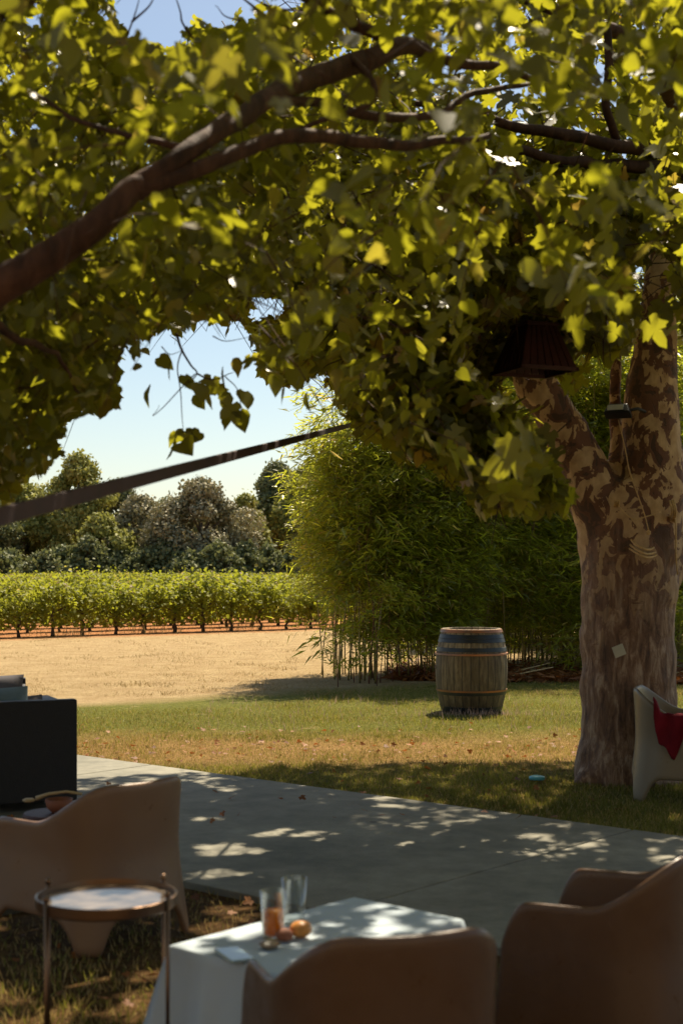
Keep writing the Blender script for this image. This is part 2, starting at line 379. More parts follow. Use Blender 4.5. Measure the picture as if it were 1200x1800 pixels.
# ------------------------------------------------------------------ leaf machinery
rng = np.random.default_rng(7)
def nrm(a): return a / np.maximum(1e-9, np.linalg.norm(a, axis=-1, keepdims=True))
HEART_V = np.array([(0, 0, 0), (.22, -.10, .02), (.46, .05, .05), (.52, .30, .05), (.33, .68, .0), (0, 1.1, -.10), (-.33, .68, .0), (-.52, .30, .05), (-.46, .05, .05), (-.22, -.10, .02), (0, .5, -.045)], float)
HEART_F = [np.array([(0, 1, 2, 10), (10, 2, 3, 4), (0, 10, 8, 9), (10, 6, 7, 8)]), np.array([(10, 4, 5), (10, 5, 6)])]
def lobed():
    pts = []   # maple-like outline
    prof = [(0, .02), (14, .30), (30, .62), (42, .52), (52, .80), (60, .60), (72, .38)]
    out = [(-90, .0)]
    spec = [(-70, .34), (-40, .50), (-22, .60), (-8, .48), (8, .56), (22, .88), (30, .70), (38, .72), (50, .46), (62, .62), (74, .88), (90, 1.12)]
    right = [(r * math.cos(math.radians(a)), r * math.sin(math.radians(a))) for a, r in spec]
    left = [(-x, y) for x, y in right[:-1]][::-1]
    pts = [(0, 0)] + right + left
    v = [(x, y, .06 * abs(x) - .10 * max(0, y - .4) - .1 * max(0, abs(x) - .5)) for x, y in pts]
    v.append((0, .30, -.03)); c = len(v) - 1; n = len(pts)
    return np.array(v, float), [np.array([(c, i, (i + 1) % n) for i in range(n)])]
LOBE_V, LOBE_F = lobed()
OVAL_V = np.array([(0, 0, 0), (.20, .04, .03), (.36, .32, .04), (.30, .62, .0), (.12, .86, -.06), (.02, 1.16, -.2), (-.16, .82, -.07), (-.31, .56, .0), (-.34, .28, .05), (-.18, .03, .03), (0, .5, -.05)], float)
OVAL_F = [np.array([(0, 1, 2, 10), (10, 2, 3, 4), (0, 10, 8, 9), (10, 6, 7, 8)]), np.array([(10, 4, 5), (10, 5, 6)])]
QUAD_V = np.array([(-.38, .12, .03), (0, 0, 0), (.38, .12, .03), (.30, .75, .02), (0, 1, -.08), (-.30, .75, .02)], float)
QUAD_F = [np.array([(1, 2, 3, 4), (1, 4, 5, 0)])]
BLADE_V = np.array([(0, 0, 0), (.06, .3, .01), (0, 1, -.14), (-.06, .3, .01)], float)
BLADE_F = [np.array([(0, 1, 2, 3)])]
def leaf_geo(pos, axis, normal, size, TV, TF):
    ax = nrm(axis); z = nrm(normal - ax * np.sum(normal * ax, 1, keepdims=True)); x = np.cross(ax, z)
    k_ = len(pos); wx = rng.uniform(.78, 1.15, k_)[:, None, None]; wz = rng.uniform(-.4, 2.6, k_)[:, None, None]
    V = pos[:, None, :] + size[:, None, None] * (TV[None, :, 0:1] * wx * x[:, None, :] + TV[None, :, 1:2] * ax[:, None, :] + TV[None, :, 2:3] * wz * z[:, None, :])
    off = (np.arange(len(pos)) * len(TV))
    Fs = [(f[None] + off[:, None, None]).reshape(-1, f.shape[1]) for f in TF]
    return V.reshape(-1, 3), Fs, [len(f) for f in TF]
def leaves_obj(name, pos, axis, normal, size, T, mat, parent=None, tint=None):
    t = rng.random(len(pos)) if tint is None else tint
    if isinstance(T, list):     # several leaf outlines mixed in one crown
        sel = rng.integers(0, len(T), len(pos)); Vs = []; F4 = []; F3 = []; t4 = []; t3 = []; o_ = 0
        for q, TT in enumerate(T):
            m_ = sel == q; V, Fs, cnt = leaf_geo(pos[m_], axis[m_], normal[m_], size[m_], *TT)
            Vs.append(V)
            for f, c in zip(Fs, cnt):
                (F4 if f.shape[1] == 4 else F3).append(f + o_); (t4 if f.shape[1] == 4 else t3).append(np.repeat(t[m_], c))
            o_ += len(V)
        Fs = ([np.concatenate(F4)] if F4 else []) + ([np.concatenate(F3)] if F3 else [])
        return fast_mesh(name, np.concatenate(Vs), Fs, mat, parent, np.concatenate(t4 + t3))
    V, Fs, cnt = leaf_geo(pos, axis, normal, size, *T)
    return fast_mesh(name, V, Fs, mat, parent, np.concatenate([np.repeat(t, c) for c in cnt]))
OVAL = (OVAL_V, OVAL_F)
HEART, LOBE, QUAD, BLADE = (HEART_V, HEART_F), (LOBE_V, LOBE_F), (QUAD_V, QUAD_F), (BLADE_V, BLADE_F)
def proj(p):
    d = np.maximum(p[:, 1], .05); return 600 + F * p[:, 0] / d, 1000 - F * (p[:, 2] - H0) / d
Sn = np.array(S)

# gaps in the leaf roof, where the sun gets through to the ground (point, radius)
SUNHOLES = []
for px, py, r in [(352, 1500, .07), (372, 1512, .10), (400, 1500, .10), (425, 1508, .11), (450, 1510, .07), (480, 1477, .06), (455, 1480, .08), (388, 1545, .09), (360, 1552, .12),
                  (420, 1550, .06), (455, 1557, .05), (500, 1470, .07), (530, 1478, .06), (555, 1490, .05), (745, 1466, .06), (765, 1462, .06), (800, 1457, .07), (850, 1444, .06), (830, 1452, .05),
                  (865, 1450, .06), (905, 1455, .07), (948, 1462, .06), (913, 1471, .06), (680, 1456, .05), (780, 1475, .04), (385, 1450, .05), (350, 1452, .04)]:
    SUNHOLES.append((G(px, py), r * (.78 if px < 580 else .32)))
for px, py, r in [(325, 1655, .08), (350, 1645, .085), (380, 1640, .085), (410, 1638, .08), (440, 1642, .07), (345, 1660, .07), (650, 1597, .030), (672, 1600, .030), (750, 1610, .033), (697, 1628, .022), (740, 1634, .03), (620, 1580, .02), (480, 1655, .05), (482, 1625, .075), (530, 1645, .045), (505, 1650, .04)]:
    SUNHOLES.append((G(px, py, .46), r * (.55 if px > 560 else .85)))
for px, py, z, r in [(50, 1437, .54, .05), (130, 1430, .56, .04), (690, 1640, .70, .05), (600, 1642, .70, .05), (960, 1585, .54, .06), (900, 1592, .54, .05), (1010, 1583, .54, .06), (325, 1420, .66, .10), (330, 1480, .5, .10), (320, 1540, .35, .09), (150, 1585, .6, .06), (200, 1590, .6, .06), (250, 1580, .6, .05)]:
    SUNHOLES.append((G(px, py, z), r))
r_ = random.Random(5)
for i in range(34):
    SUNHOLES.append((G(r_.uniform(-20, 440), r_.uniform(1625, 1810)), r_.uniform(.03, .08)))
for i in range(12):
    SUNHOLES.append((G(r_.uniform(340, 450), r_.uniform(1590, 1640)), r_.uniform(.04, .08)))
for i in range(10):
    SUNHOLES.append((G(r_.uniform(560, 1000), r_.uniform(1355, 1430)), r_.uniform(.03, .07)))
SUNHOLES = [(g, r * 1.0) for g, r in SUNHOLES]
LOW_X = [-400, 0, 50, 90, 120, 160, 205, 225, 265, 300, 350, 420, 445, 480, 530, 560, 600, 650, 700, 760, 800, 850, 900, 960, 1000, 1018, 1040, 1200, 1600]
LOW_Y = [900, 875, 865, 820, 750, 725, 715, 615, 600, 585, 575, 560, 610, 680, 690, 640, 735, 770, 800, 810, 850, 895, 910, 905, 900, 700, 640, 610, 600]
GAPX = [195, 215, 250, 275, 300, 330, 350, 380, 410, 450, 480]
GAPY = [0, 60, 72, 85, 100, 60, 40, 55, 40, 22, 0]
def canopy_ok(p, pad=0.0):
    px, py = proj(p); infront = p[:, 1] > .3
    jit = rng.normal(0, 10, len(p))
    ok = py < np.interp(px, LOW_X, LOW_Y) - pad + jit + 13 * np.sin(px * .083) + 10 * np.sin(px * .19 + 1) - 6
    gap = (px > 195) & (px < 480) & (py < np.interp(px, GAPX, GAPY) + jit) & (py > -60)
    gap |= ((px - 505) / 28) ** 2 + ((py - 8) / 14) ** 2 < 1
    gap |= ((px - 470) / 40) ** 2 + ((py - 545) / 22) ** 2 < 1
    return np.where(infront, ok & ~gap, p[:, 2] > 2.3)
def px_poly_dist(px, py, pts):
    best = np.full(len(px), 1e9)
    for (x0, y0, _), (x1, y1, _) in zip(pts[:-1], pts[1:]):
        dx, dy = x1 - x0, y1 - y0; t = np.clip(((px - x0) * dx + (py - y0) * dy) / (dx * dx + dy * dy), 0, 1)
        best = np.minimum(best, np.hypot(px - x0 - t * dx, py - y0 - t * dy))
    return best
KEEP_CLEAR = [([(-60, 548, 0), (100, 437, 0), (200, 365, 0), (330, 265, 0), (400, 215, 0)], 46, 4.7, .85), ([(560, 130, 0), (640, 108, 0), (705, 82, 0)], 40, 5.6, .85),
              ([(245, 335, 0), (420, 262, 0), (540, 235, 0), (640, 255, 0), (760, 250, 0)], 30, 5.1, .8), ([(480, 168, 0), (560, 182, 0), (690, 205, 0), (830, 165, 0), (930, 148, 0)], 22, 5.9, .75),
              ([(700, 85, 0), (870, 122, 0)], 22, 5.8, .75), ([(885, 213, 0), (1000, 240, 0), (1130, 262, 0)], 26, 8.5, .8), ([(920, 268, 0), (1050, 290, 0), (1200, 300, 0)], 26, 8.5, .8),
              ([(600, 30, 0), (690, 80, 0)], 20, 5.4, .8), ([(1066, 0, 0), (1070, 180, 0), (1085, 262, 0)], 18, 8.4, .8), ([(885, 630, 0), (995, 630, 0)], 68, 9.2, .93), ([(930, 590, 0), (960, 590, 0)], 40, 9.2, .8),
              ([(930, 300, 0), (932, 560, 0)], 12, 8.6, .8), ([(930, 690, 0), (985, 750, 0), (1020, 810, 0)], 50, 10.6, .93), ([(1150, 480, 0), (1158, 640, 0)], 42, 10.6, .8), ([(1085, 720, 0), (1100, 720, 0)], 60, 10.6, 1.0)]
def clear_ok(p):
    px, py = proj(p); ok = np.ones(len(p), bool); inf = p[:, 1] > .3
    for pts, w_, dmax, pr in KEEP_CLEAR:
        hit = inf & (p[:, 1] < dmax) & (px_poly_dist(px, py, pts) < w_); ok &= ~(hit & (rng.random(len(p)) < pr))
    return ok
LITX = [-9, -2.6, -2, -1.5, -1, -.5, .5, 2, 5, 9]; LITY = [10.4, 10.5, 10.6, 10.8, 11.0, 11.5, 11.75, 11.8, 12.6, 14]
def shade_ok(p):
    g = p - Sn * (p[:, 2] / Sn[2])[:, None]
    ok = g[:, 1] < np.interp(g[:, 0], LITX, LITY) + rng.normal(0, .10, len(p))
    for c, r in SUNHOLES:
        d = p - np.array(c); t = d @ Sn; dist = np.linalg.norm(d - t[:, None] * Sn, axis=1)
        ok &= ~((t > 0.3) & (dist < r + .02))
    return ok
def sprays(centers, K, L, size, droop, spread, T, filt, flat=.6):
    n = len(centers); ang = rng.random(n) * 2 * np.pi
    D = nrm(np.stack([np.cos(ang), np.sin(ang), rng.uniform(-droop, .15, n)], 1))
    k = (np.arange(K) + .5) / K
    pos = centers[:, None] + D[:, None] * (k * L)[None, :, None] - np.array([0, 0, 1])[None, None] * (k ** 2 * L * .35)[None, :, None]
    pos = pos + rng.normal(0, spread, pos.shape)
    side = np.stack([-D[:, 1], D[:, 0], np.zeros(n)], 1)[:, None] * np.where(np.arange(K) % 2, 1, -1)[None, :, None]
    ax = nrm(D[:, None] * .6 + side * .8 + rng.normal(0, .35, pos.shape) + np.array([0, 0, -.55 * droop - .1]))
    no = nrm(np.array([0, 0, 1.]) * flat + rng.normal(0, .45, pos.shape))
    pos, ax, no = pos.reshape(-1, 3), ax.reshape(-1, 3), no.reshape(-1, 3)
    sz = size * rng.uniform(.55, 1.2, len(pos)); tip = pos + ax * sz[:, None]
    ok = filt(pos) & filt(tip)
    return pos[ok], ax[ok], no[ok], sz[ok], (centers, D, L)
def twig_obj(name, C, D, L, r, mat, parent, keep):
    C, D = C[keep], D[keep]; n = len(C)
    if not n: return
    side = nrm(np.cross(D, np.array([0, 0, 1.]) + .01)); up = np.cross(side, D); t = [0, .5, 1]; V = []
    for i, s in enumerate(t):
        c = C + D * (s * L) - np.array([0, 0, 1]) * (s ** 2 * L * .35)
        for a in (0, 2.09, 4.19): V.append(c + (side * math.cos(a) + up * math.sin(a)) * r * (1 - .6 * s))
    V = np.stack(V, 1); off = np.arange(n) * 9; f = []
    for i in (0, 3):
        for a in range(3): f.append((i + a, i + (a + 1) % 3, i + 3 + (a + 1) % 3, i + 3 + a))
    f = np.array(f); return fast_mesh(name, V.reshape(-1, 3), [(f[None] + off[:, None, None]).reshape(-1, 4)], mat, parent)
def smooth_path(pts, n=6, wob=0, seed=0):
    """pts: (Vector, radius); Catmull-Rom resample"""
    P_ = [Vector(p) for p, r in pts]; R_ = [r for p, r in pts]; out = []; ro = []
    for i in range(len(P_) - 1):
        a, b = P_[i], P_[i + 1]; p0 = P_[i - 1] if i else a * 2 - b; p3 = P_[i + 2] if i + 2 < len(P_) else b * 2 - a
        for k in range(n):
            t = k / n
            q = .5 * ((2 * a) + (b - p0) * t + (2 * p0 - 5 * a + 4 * b - p3) * t * t + (3 * a - p0 - 3 * b + p3) * t ** 3)
            if wob: q = q + Vector((noise.noise(q * 5 + Vector((seed, 0, 0))), noise.noise(q * 5 + Vector((0, seed, 9))), noise.noise(q * 5 + Vector((5, 0, seed))))) * wob
            out.append(q); ro.append(R_[i] + (R_[i + 1] - R_[i]) * t)
    out.append(P_[-1]); ro.append(R_[-1]); return out, ro

# ------------------------------------------------------------------ plane tree (right)
plane = thing('plane_tree', 'large plane tree with mottled cream and brown bark forking beside the path', 'tree', (2.17, 10.8, 0))
off = -Vector((2.17, 10.8, 0))
def Q(px, py, d=10.4): return P(px, py, d) + off
mb = MB()
def limb(pts, n=16, wob=.02, seed=1):
    a, r = smooth_path([(Q(px, py, d + .4), rad * 1.03) for px, py, d, rad in pts], 6, wob, seed); mb.tube(a, r, n)
limb([(1103, 1400, 10.4, .45), (1104, 1345, 10.4, .385), (1105, 1250, 10.4, .352), (1103, 1150, 10.4, .345), (1104, 1050, 10.4, .345), (1102, 960, 10.4, .35), (1098, 900, 10.4, .33), (1095, 860, 10.4, .26)], 24, .03)
limb([(1075, 960, 10.4, .24), (1052, 880, 10.35, .22), (1020, 810, 10.3, .175), (982, 740, 10.2, .155), (945, 680, 10.1, .15), (905, 590, 9.9, .13), (850, 480, 9.5, .11), (780, 350, 9, .08), (700, 240, 8.4, .05)])
limb([(1130, 970, 10.35, .27), (1145, 880, 10.3, .24), (1146, 790, 10.3, .215), (1143, 700, 10.3, .20), (1150, 620, 10.3, .16), (1158, 520, 10.3, .125), (1170, 400, 10.4, .12), (1185, 200, 10.6, .10), (1180, -50, 11, .07)])
limb([(1150, 1010, 10.5, .2), (1190, 920, 10.7, .17), (1225, 820, 10.9, .14), (1300, 600, 11.2, .11), (1420, 350, 11.5, .07)])
limb([(1096, 900, 10.3, .09), (1088, 820, 10.4, .075), (1080, 740, 10.5, .05), (1082, 660, 10.5, .045), (1090, 520, 10.3, .03)])
for a, (ex, ey) in enumerate([(1012, 1385), (1035, 1392), (1120, 1400), (1205, 1385)]):
    limb([(1085 + a * 12, 1290, 10.35, .2), (1060 + a * 30, 1355, 10.25 + .05 * a, .17), (ex, ey, 10.2 + .08 * a, .07)], 10, .02, a)
trunk = mb.build('trunk', M['plane_bark'], plane, smooth=True)
rm = trunk.modifiers.new('remesh', 'REMESH'); rm.mode = 'VOXEL'; rm.voxel_size = .022; rm.use_smooth_shade = True
sm = trunk.modifiers.new('smooth', 'SMOOTH'); sm.factor = .6; sm.iterations = 7
tx = bpy.data.textures.new('bark_relief', 'CLOUDS'); tx.noise_scale = .18; tx.noise_depth = 3
dm = trunk.modifiers.new('relief', 'DISPLACE'); dm.texture = tx; dm.strength = .035; dm.mid_level = .5; dm.texture_coords = 'LOCAL'
mb = MB()
def br(pts, n=8, wob=.03, seed=3):
    a, r = smooth_path([(Q(px, py, d), rad) for px, py, d, rad in pts], 5, wob, seed); mb.tube(a, r, n)
br([(1175, 300, 10.4, .07), (1250, 268, 9.4, .055), (1130, 262, 8.6, .042), (1000, 240, 8.2, .036), (885, 213, 8.0, .028), (780, 190, 7.8, .018), (640, 160, 7.6, .010)])
br([(1180, 330, 10.4, .06), (1200, 300, 9.0, .045), (1050, 290, 8.4, .036), (920, 268, 8.0, .028), (820, 262, 7.8, .018), (720, 280, 7.6, .010)])
br([(1085, 262, 8.5, .026), (1070, 180, 8.3, .026), (1066, 60, 8.2, .024), (1060, -120, 8.2, .02)])
br([(1185, 200, 10.6, .07), (1140, 90, 9.5, .05), (960, 10, 8.6, .04), (760, -60, 8, .03)])
br([(905, 590, 9.9, .07), (800, 500, 9.2, .045), (700, 470, 8.6, .03), (600, 480, 8.2, .015)])
br([(850, 480, 9.5, .06), (820, 560, 8.8, .035), (800, 660, 8.3, .02), (790, 760, 8, .01)])
br([(1170, 400, 10.4, .06), (1080, 420, 9.4, .04), (1000, 470, 8.8, .02)])
# high scaffold limbs above the picture
for i, (ex, ey, ez) in enumerate([(-2.5, 8.5, 6.5), (-1, 5.5, 6.2), (2.5, 5, 6.6), (5.5, 8, 6.4), (0.5, 12.2, 7.2), (4, 13, 7.4), (1.6, 8, 7.6)]):
    s0 = Q(1180, 0, 10.8); e0 = Vector((ex, ey, ez)) + off
    a, r = smooth_path([(s0, .08), (s0.lerp(e0, .45) + Vector((0, 0, .6)), .055), (e0, .02)], 6, .08, i); mb.tube(a, r, 8)
mb.build('limbs', M['branch'], plane, smooth=True)

def plane_filter(p): return canopy_ok(p) & shade_ok(p) & clear_ok(p)
def ell_pts(n, c, r, shell=.35):
    v = nrm(rng.normal(0, 1, (n, 3))); rad = rng.random(n) ** shell
    return np.array(c) + v * rad[:, None] * np.array(r)
C1 = ell_pts(3300, (1.6, 8.6, 5.0), (6.3, 6.2, 3.6))
C1 = C1[(C1[:, 2] > 2.0)]; px, py = proj(C1); C1 = C1[(py > -120) | (rng.random(len(C1)) < .30)]
# low drooping skirt of the crown in front of and around the trunk
def px_band(n, x0, x1, y0, y1, d0, d1):
    px = rng.uniform(x0, x1, n); py = rng.uniform(y0, y1, n); d = rng.uniform(d0, d1, n)
    return np.stack([(px - 600) / F * d, d, H0 - (py - 1000) / F * d], 1)
C2 = px_band(1100, 560, 1260, 180, 900, 7.2, 9.9)
C2 = np.concatenate([C2, px_band(1000, 640, 1080, 480, 900, 7.4, 9.6)])
C3 = px_band(1100, 330, 760, 150, 680, 9, 13)
gx_ = np.stack([rng.uniform(-.8, 4.5, 480), rng.uniform(8.2, 11.2, 480), np.zeros(480)], 1); CH = gx_ + Sn * (rng.uniform(7.6, 9.3, 480) / Sn[2])[:, None]  # unseen high leaf layer added to stop sun leaking onto the path
gx_ = np.stack([rng.uniform(-3, 3.2, 240), rng.uniform(2.5, 7.8, 240), np.zeros(240)], 1); CI = gx_ + Sn * (rng.uniform(5.2, 6.6, 240) / Sn[2])[:, None]  # second unseen leaf layer, added to shade the table and terrace
C = np.concatenate([C1, C2, C3, CH, CI]); px, py = proj(C)
C = C[~((C[:, 1] < 5.0) & (py > -60) & (px > -40) & (px < 1240))]
pos, ax, no, sz, tw = sprays(C, 8, .44, .112, .9, .05, LOBE, plane_filter, .55)
PLANE = (pos, ax, no, sz)
plane_off = off
px, py = proj(tw[0]); keep = canopy_ok(tw[0], 25) & canopy_ok(tw[0] + tw[1] * .5, 10) & clear_ok(tw[0]) & clear_ok(tw[0] + tw[1] * .5) & clear_ok(tw[0] + tw[1] * .25) & shade_ok(tw[0]) & (rng.random(len(tw[0])) < .8)
o = twig_obj('twigs', tw[0], tw[1], .5, .005, M['branch'], plane, keep); o.location = off

# ------------------------------------------------------------------ mulberry (left, near)
mul = thing('mulberry_tree', 'leafy tree at the left whose long reddish brown limb arches over the terrace', 'tree', (-2.0, 4.4, 0))
off = -Vector((-2.0, 4.4, 0)); mb = MB()
br([(-537, 1920, 4.4, .19), (-535, 1600, 4.4, .15), (-530, 1100, 4.4, .14), (-500, 760, 4.35, .13), (-300, 640, 4.25, .10), (-60, 548, 4.15, .066), (0, 507, 4.1, .056), (100, 437, 4.1, .048), (200, 365, 4.15, .040), (250, 330, 4.2, .038)], 14, .02)
br([(235, 340, 4.2, .032), (330, 265, 4.3, .032), (400, 215, 4.5, .034), (480, 168, 4.8, .035), (560, 130, 5.1, .040), (640, 108, 5.3, .042), (705, 82, 5.5, .036), (780, 105, 5.7, .022), (870, 122, 5.9, .018), (960, 150, 6.1, .010)], 12, .02, 5)
br([(245, 335, 4.2, .028), (310, 312, 4.25, .026), (420, 262, 4.4, .025), (540, 235, 4.6, .023), (640, 255, 4.8, .022), (760, 250, 5.0, .017), (860, 238, 5.2, .010)], 10, .015, 2)
br([(470, 168, 4.8, .02), (560, 182, 5.1, .018), (690, 205, 5.4, .018), (760, 205, 5.6, .015), (830, 165, 5.8, .014), (930, 148, 6, .009)], 8, .02, 8)
br([(700, 85, 5.45, .026), (640, 50, 5.3, .024), (560, 12, 5.2, .022), (480, -40, 5.1, .02)], 8, .02, 9)
br([(620, 100, 5.2, .014), (660, 170, 5.1, .011), (560, 215, 5.0, .009), (500, 230, 4.9, .006)], 6, .02, 11)
br([(330, 265, 4.3, .014), (230, 240, 4.4, .010), (120, 200, 4.6, .008), (20, 150, 4.8, .005)], 6, .03, 12)
br([(-60, 548, 4.15, .02), (60, 600, 4.6, .012), (110, 640, 5.0, .008), (140, 690, 5.2, .004)], 6, .03, 13)
br([(-500, 760, 4.35, .1), (-350, 400, 4.8, .075), (-150, 150, 5.2, .05), (20, 10, 5.6, .036), (160, -60, 6, .02)], 8, .04, 14)
br([(-500, 760, 4.35, .1), (-450, 200, 4.0, .08), (-100, -400, 4.2, .05), (400, -700, 4.6, .03)], 8, .04, 15)
mb.build('trunk', M['branch'], mul, smooth=True)
# bare twigs against the sky
def thin(pts, r0, seed):
    a, r = smooth_path([(Q(x, y, d), r0 * (1 - .7 * i / (len(pts) - 1))) for i, (x, y, d) in enumerate(pts)], 5, .012, seed); mb = MB(); mb.tube(a, r, 5); mb.build('bare_twig', M['branch'], mul, smooth=True)
thin([(340, 66, 5.4), (322, 40, 5.4), (318, 22, 5.4), (310, 0, 5.4), (300, -30, 5.4)], .005, 1)
thin([(232, 40, 5.2), (262, 12, 5.2), (275, -20, 5.2)], .005, 2); thin([(225, 60, 5.2), (238, 20, 5.2), (245, -10, 5.2)], .004, 3)
thin([(205, 90, 5.4), (160, 68, 5.4), (140, 40, 5.4)], .004, 4); thin([(425, 36, 5.6), (395, 30, 5.6), (378, 10, 5.6)], .004, 5)
thin([(470, 30, 5.3), (440, 5, 5.3), (410, -20, 5.3)], .007, 6); thin([(560, 20, 5.3), (480, 10, 5.3), (430, -10, 5.3)], .006, 7)
thin([(310, 585, 6.2), (318, 610, 6.2), (335, 640, 6.2), (345, 656, 6.2), (325, 682, 6.2)], .007, 8); thin([(345, 655, 6.2), (375, 668, 6.2), (410, 655, 6.2)], .005, 9)
thin([(322, 612, 6.2), (312, 650, 6.2), (318, 700, 6.2), (322, 745, 6.2), (325, 770, 6.2)], .0035, 10); thin([(395, 660, 6.2), (420, 690, 6.2), (424, 755, 6.2)], .003, 11)
thin([(285, 610, 6.2), (300, 625, 6.2), (322, 618, 6.2)], .003, 12); thin([(375, 590, 6.2), (400, 600, 6.2), (450, 590, 6.2)], .003, 13)
thin([(345, 656, 6.2), (300, 700, 6.2), (268, 730, 6.2), (280, 712, 6.2)], .003, 14)
def mul_filter(p):
    return canopy_ok(p) & shade_ok(p) & clear_ok(p)
C1 = px_band(1000, -260, 760, -420, 880, 4.8, 8.2)
C1 = np.concatenate([C1, px_band(450, -200, 470, 100, 700, 4.8, 8.0), px_band(560, -200, 215, 460, 890, 5.2, 8.6), px_band(330, -350, 1250, -500, 130, 3.6, 6.5), px_band(900, 280, 760, 150, 700, 7.5, 12)])
C1b = px_band(110, -160, 1200, -260, 400, 3.0, 4.4)          # nearest leaves, well out of focus
C1 = np.concatenate([C1, C1b])
# unseen leaf roof added above and behind the viewer to darken the terrace
C4 = np.stack([rng.uniform(-6, 5, 3300), rng.uniform(-4.5, 6.2, 3300), rng.uniform(3.0, 5.0, 3300)], 1)
px4, py4 = proj(C4); C4 = C4[(C4[:, 1] < .2) | (py4 < -80) | (px4 < -80) | (px4 > 1280)]
C1 = np.concatenate([C1, C4])
pos, ax, no, sz, tw = sprays(C1, 9, .34, .066, .8, .04, HEART, mul_filter, .5)
# small hanging sprigs in the open sky
extra = []
for x, y in [(205, 705), (195, 712), (180, 700), (335, 690), (350, 688), (365, 700), (385, 695), (398, 700), (345, 705), (372, 680), (408, 722), (420, 735), (392, 655), (430, 700), (400, 740), (325, 672), (310, 770), (325, 775), (340, 765), (318, 790), (352, 772), (306, 785),
             (265, 690), (500, 690), (520, 660), (540, 700), (485, 672), (505, 640), (240, 650), (300, 650), (280, 640), (415, 640), (440, 640)]:
    extra.append(P(x, y - 12, 6.2 + r_.uniform(-.2, .2)))
ex = np.array(extra); k = len(ex)
pos = np.concatenate([pos, ex]); ax = np.concatenate([ax, nrm(rng.normal(0, .5, (k, 3)) + np.array([0, 0, -1.1]))])
no = np.concatenate([no, nrm(rng.normal(0, .6, (k, 3)) + np.array([0, -.7, .3]))]); sz = np.concatenate([sz, rng.uniform(.06, .10, k)])
o = leaves_obj('crown', pos, ax, no, sz, [HEART, OVAL, OVAL, HEART, LOBE], M['mul_leaf'], mul); o.location = off
# extra leaves added along the sun's rays to shade chance gaps over the terrace
CELL = .05; GX0, GY0 = -3.2, 2.2; NXc, NYc = int(8.2 / CELL), int(9.6 / CELL)
def cover(grid, p, size):
    g = p - Sn * (p[:, 2] / Sn[2])[:, None]
    for dx in (-1, 0, 1):
        for dy in (-1, 0, 1):
            rr = size * .30; i = ((g[:, 0] + dx * rr - GX0) / CELL).astype(int); j = ((g[:, 1] + dy * rr - GY0) / CELL).astype(int)
            m_ = (i >= 0) & (i < NXc) & (j >= 0) & (j < NYc); np.add.at(grid, (i[m_], j[m_]), 1)
grid = np.zeros((NXc, NYc)); cover(grid, pos + ax * sz[:, None] * .5, sz); pp, pa, pn, ps = PLANE; cover(grid, pp + pa * ps[:, None] * .5, ps)
add = []
for rnd in range(7):
    ii, jj = np.nonzero(grid < 1); gpt = np.stack([GX0 + (ii + .5) * CELL, GY0 + (jj + .5) * CELL, 0 * ii], 1)
    sel = rng.random(len(gpt)) < .30; gpt = gpt[sel]; gpt = gpt[gpt[:, 1] < np.interp(gpt[:, 0], LITX, LITY) - .05]
    zt_ = rng.uniform(3.0, 7.5, len(gpt)); p_ = gpt + Sn * (zt_ / Sn[2])[:, None]
    ok = canopy_ok(p_, 10) & shade_ok(p_) & clear_ok(p_) & ~((p_[:, 1] < 4.6) & (p_[:, 2] < 3.4))
    p_ = p_[ok]; cover(grid, p_, np.full(len(p_), .12)); add.append(p_)
A_ = np.concatenate(add); ka = len(A_); print('gap leaves', ka)
aa = nrm(rng.normal(0, 1, (ka, 3)) * [1, 1, .4]); pp = np.concatenate([pp, A_ - aa * .06]); pa = np.concatenate([pa, aa]); pn = np.concatenate([pn, nrm(rng.normal(0, .35, (ka, 3)) + [0, 0, 1])]); ps = np.concatenate([ps, rng.uniform(.10, .14, ka)])
o = leaves_obj('crown', pp, pa, pn, ps, LOBE, M['plane_leaf'], plane); o.location = plane_off
keep = canopy_ok(tw[0], 25) & canopy_ok(tw[0] + tw[1] * .4, 10) & shade_ok(tw[0]) & clear_ok(tw[0]) & (rng.random(len(tw[0])) < .6)
o = twig_obj('twigs', tw[0], tw[1], .33, .0035, M['branch'], mul, keep); o.location = off

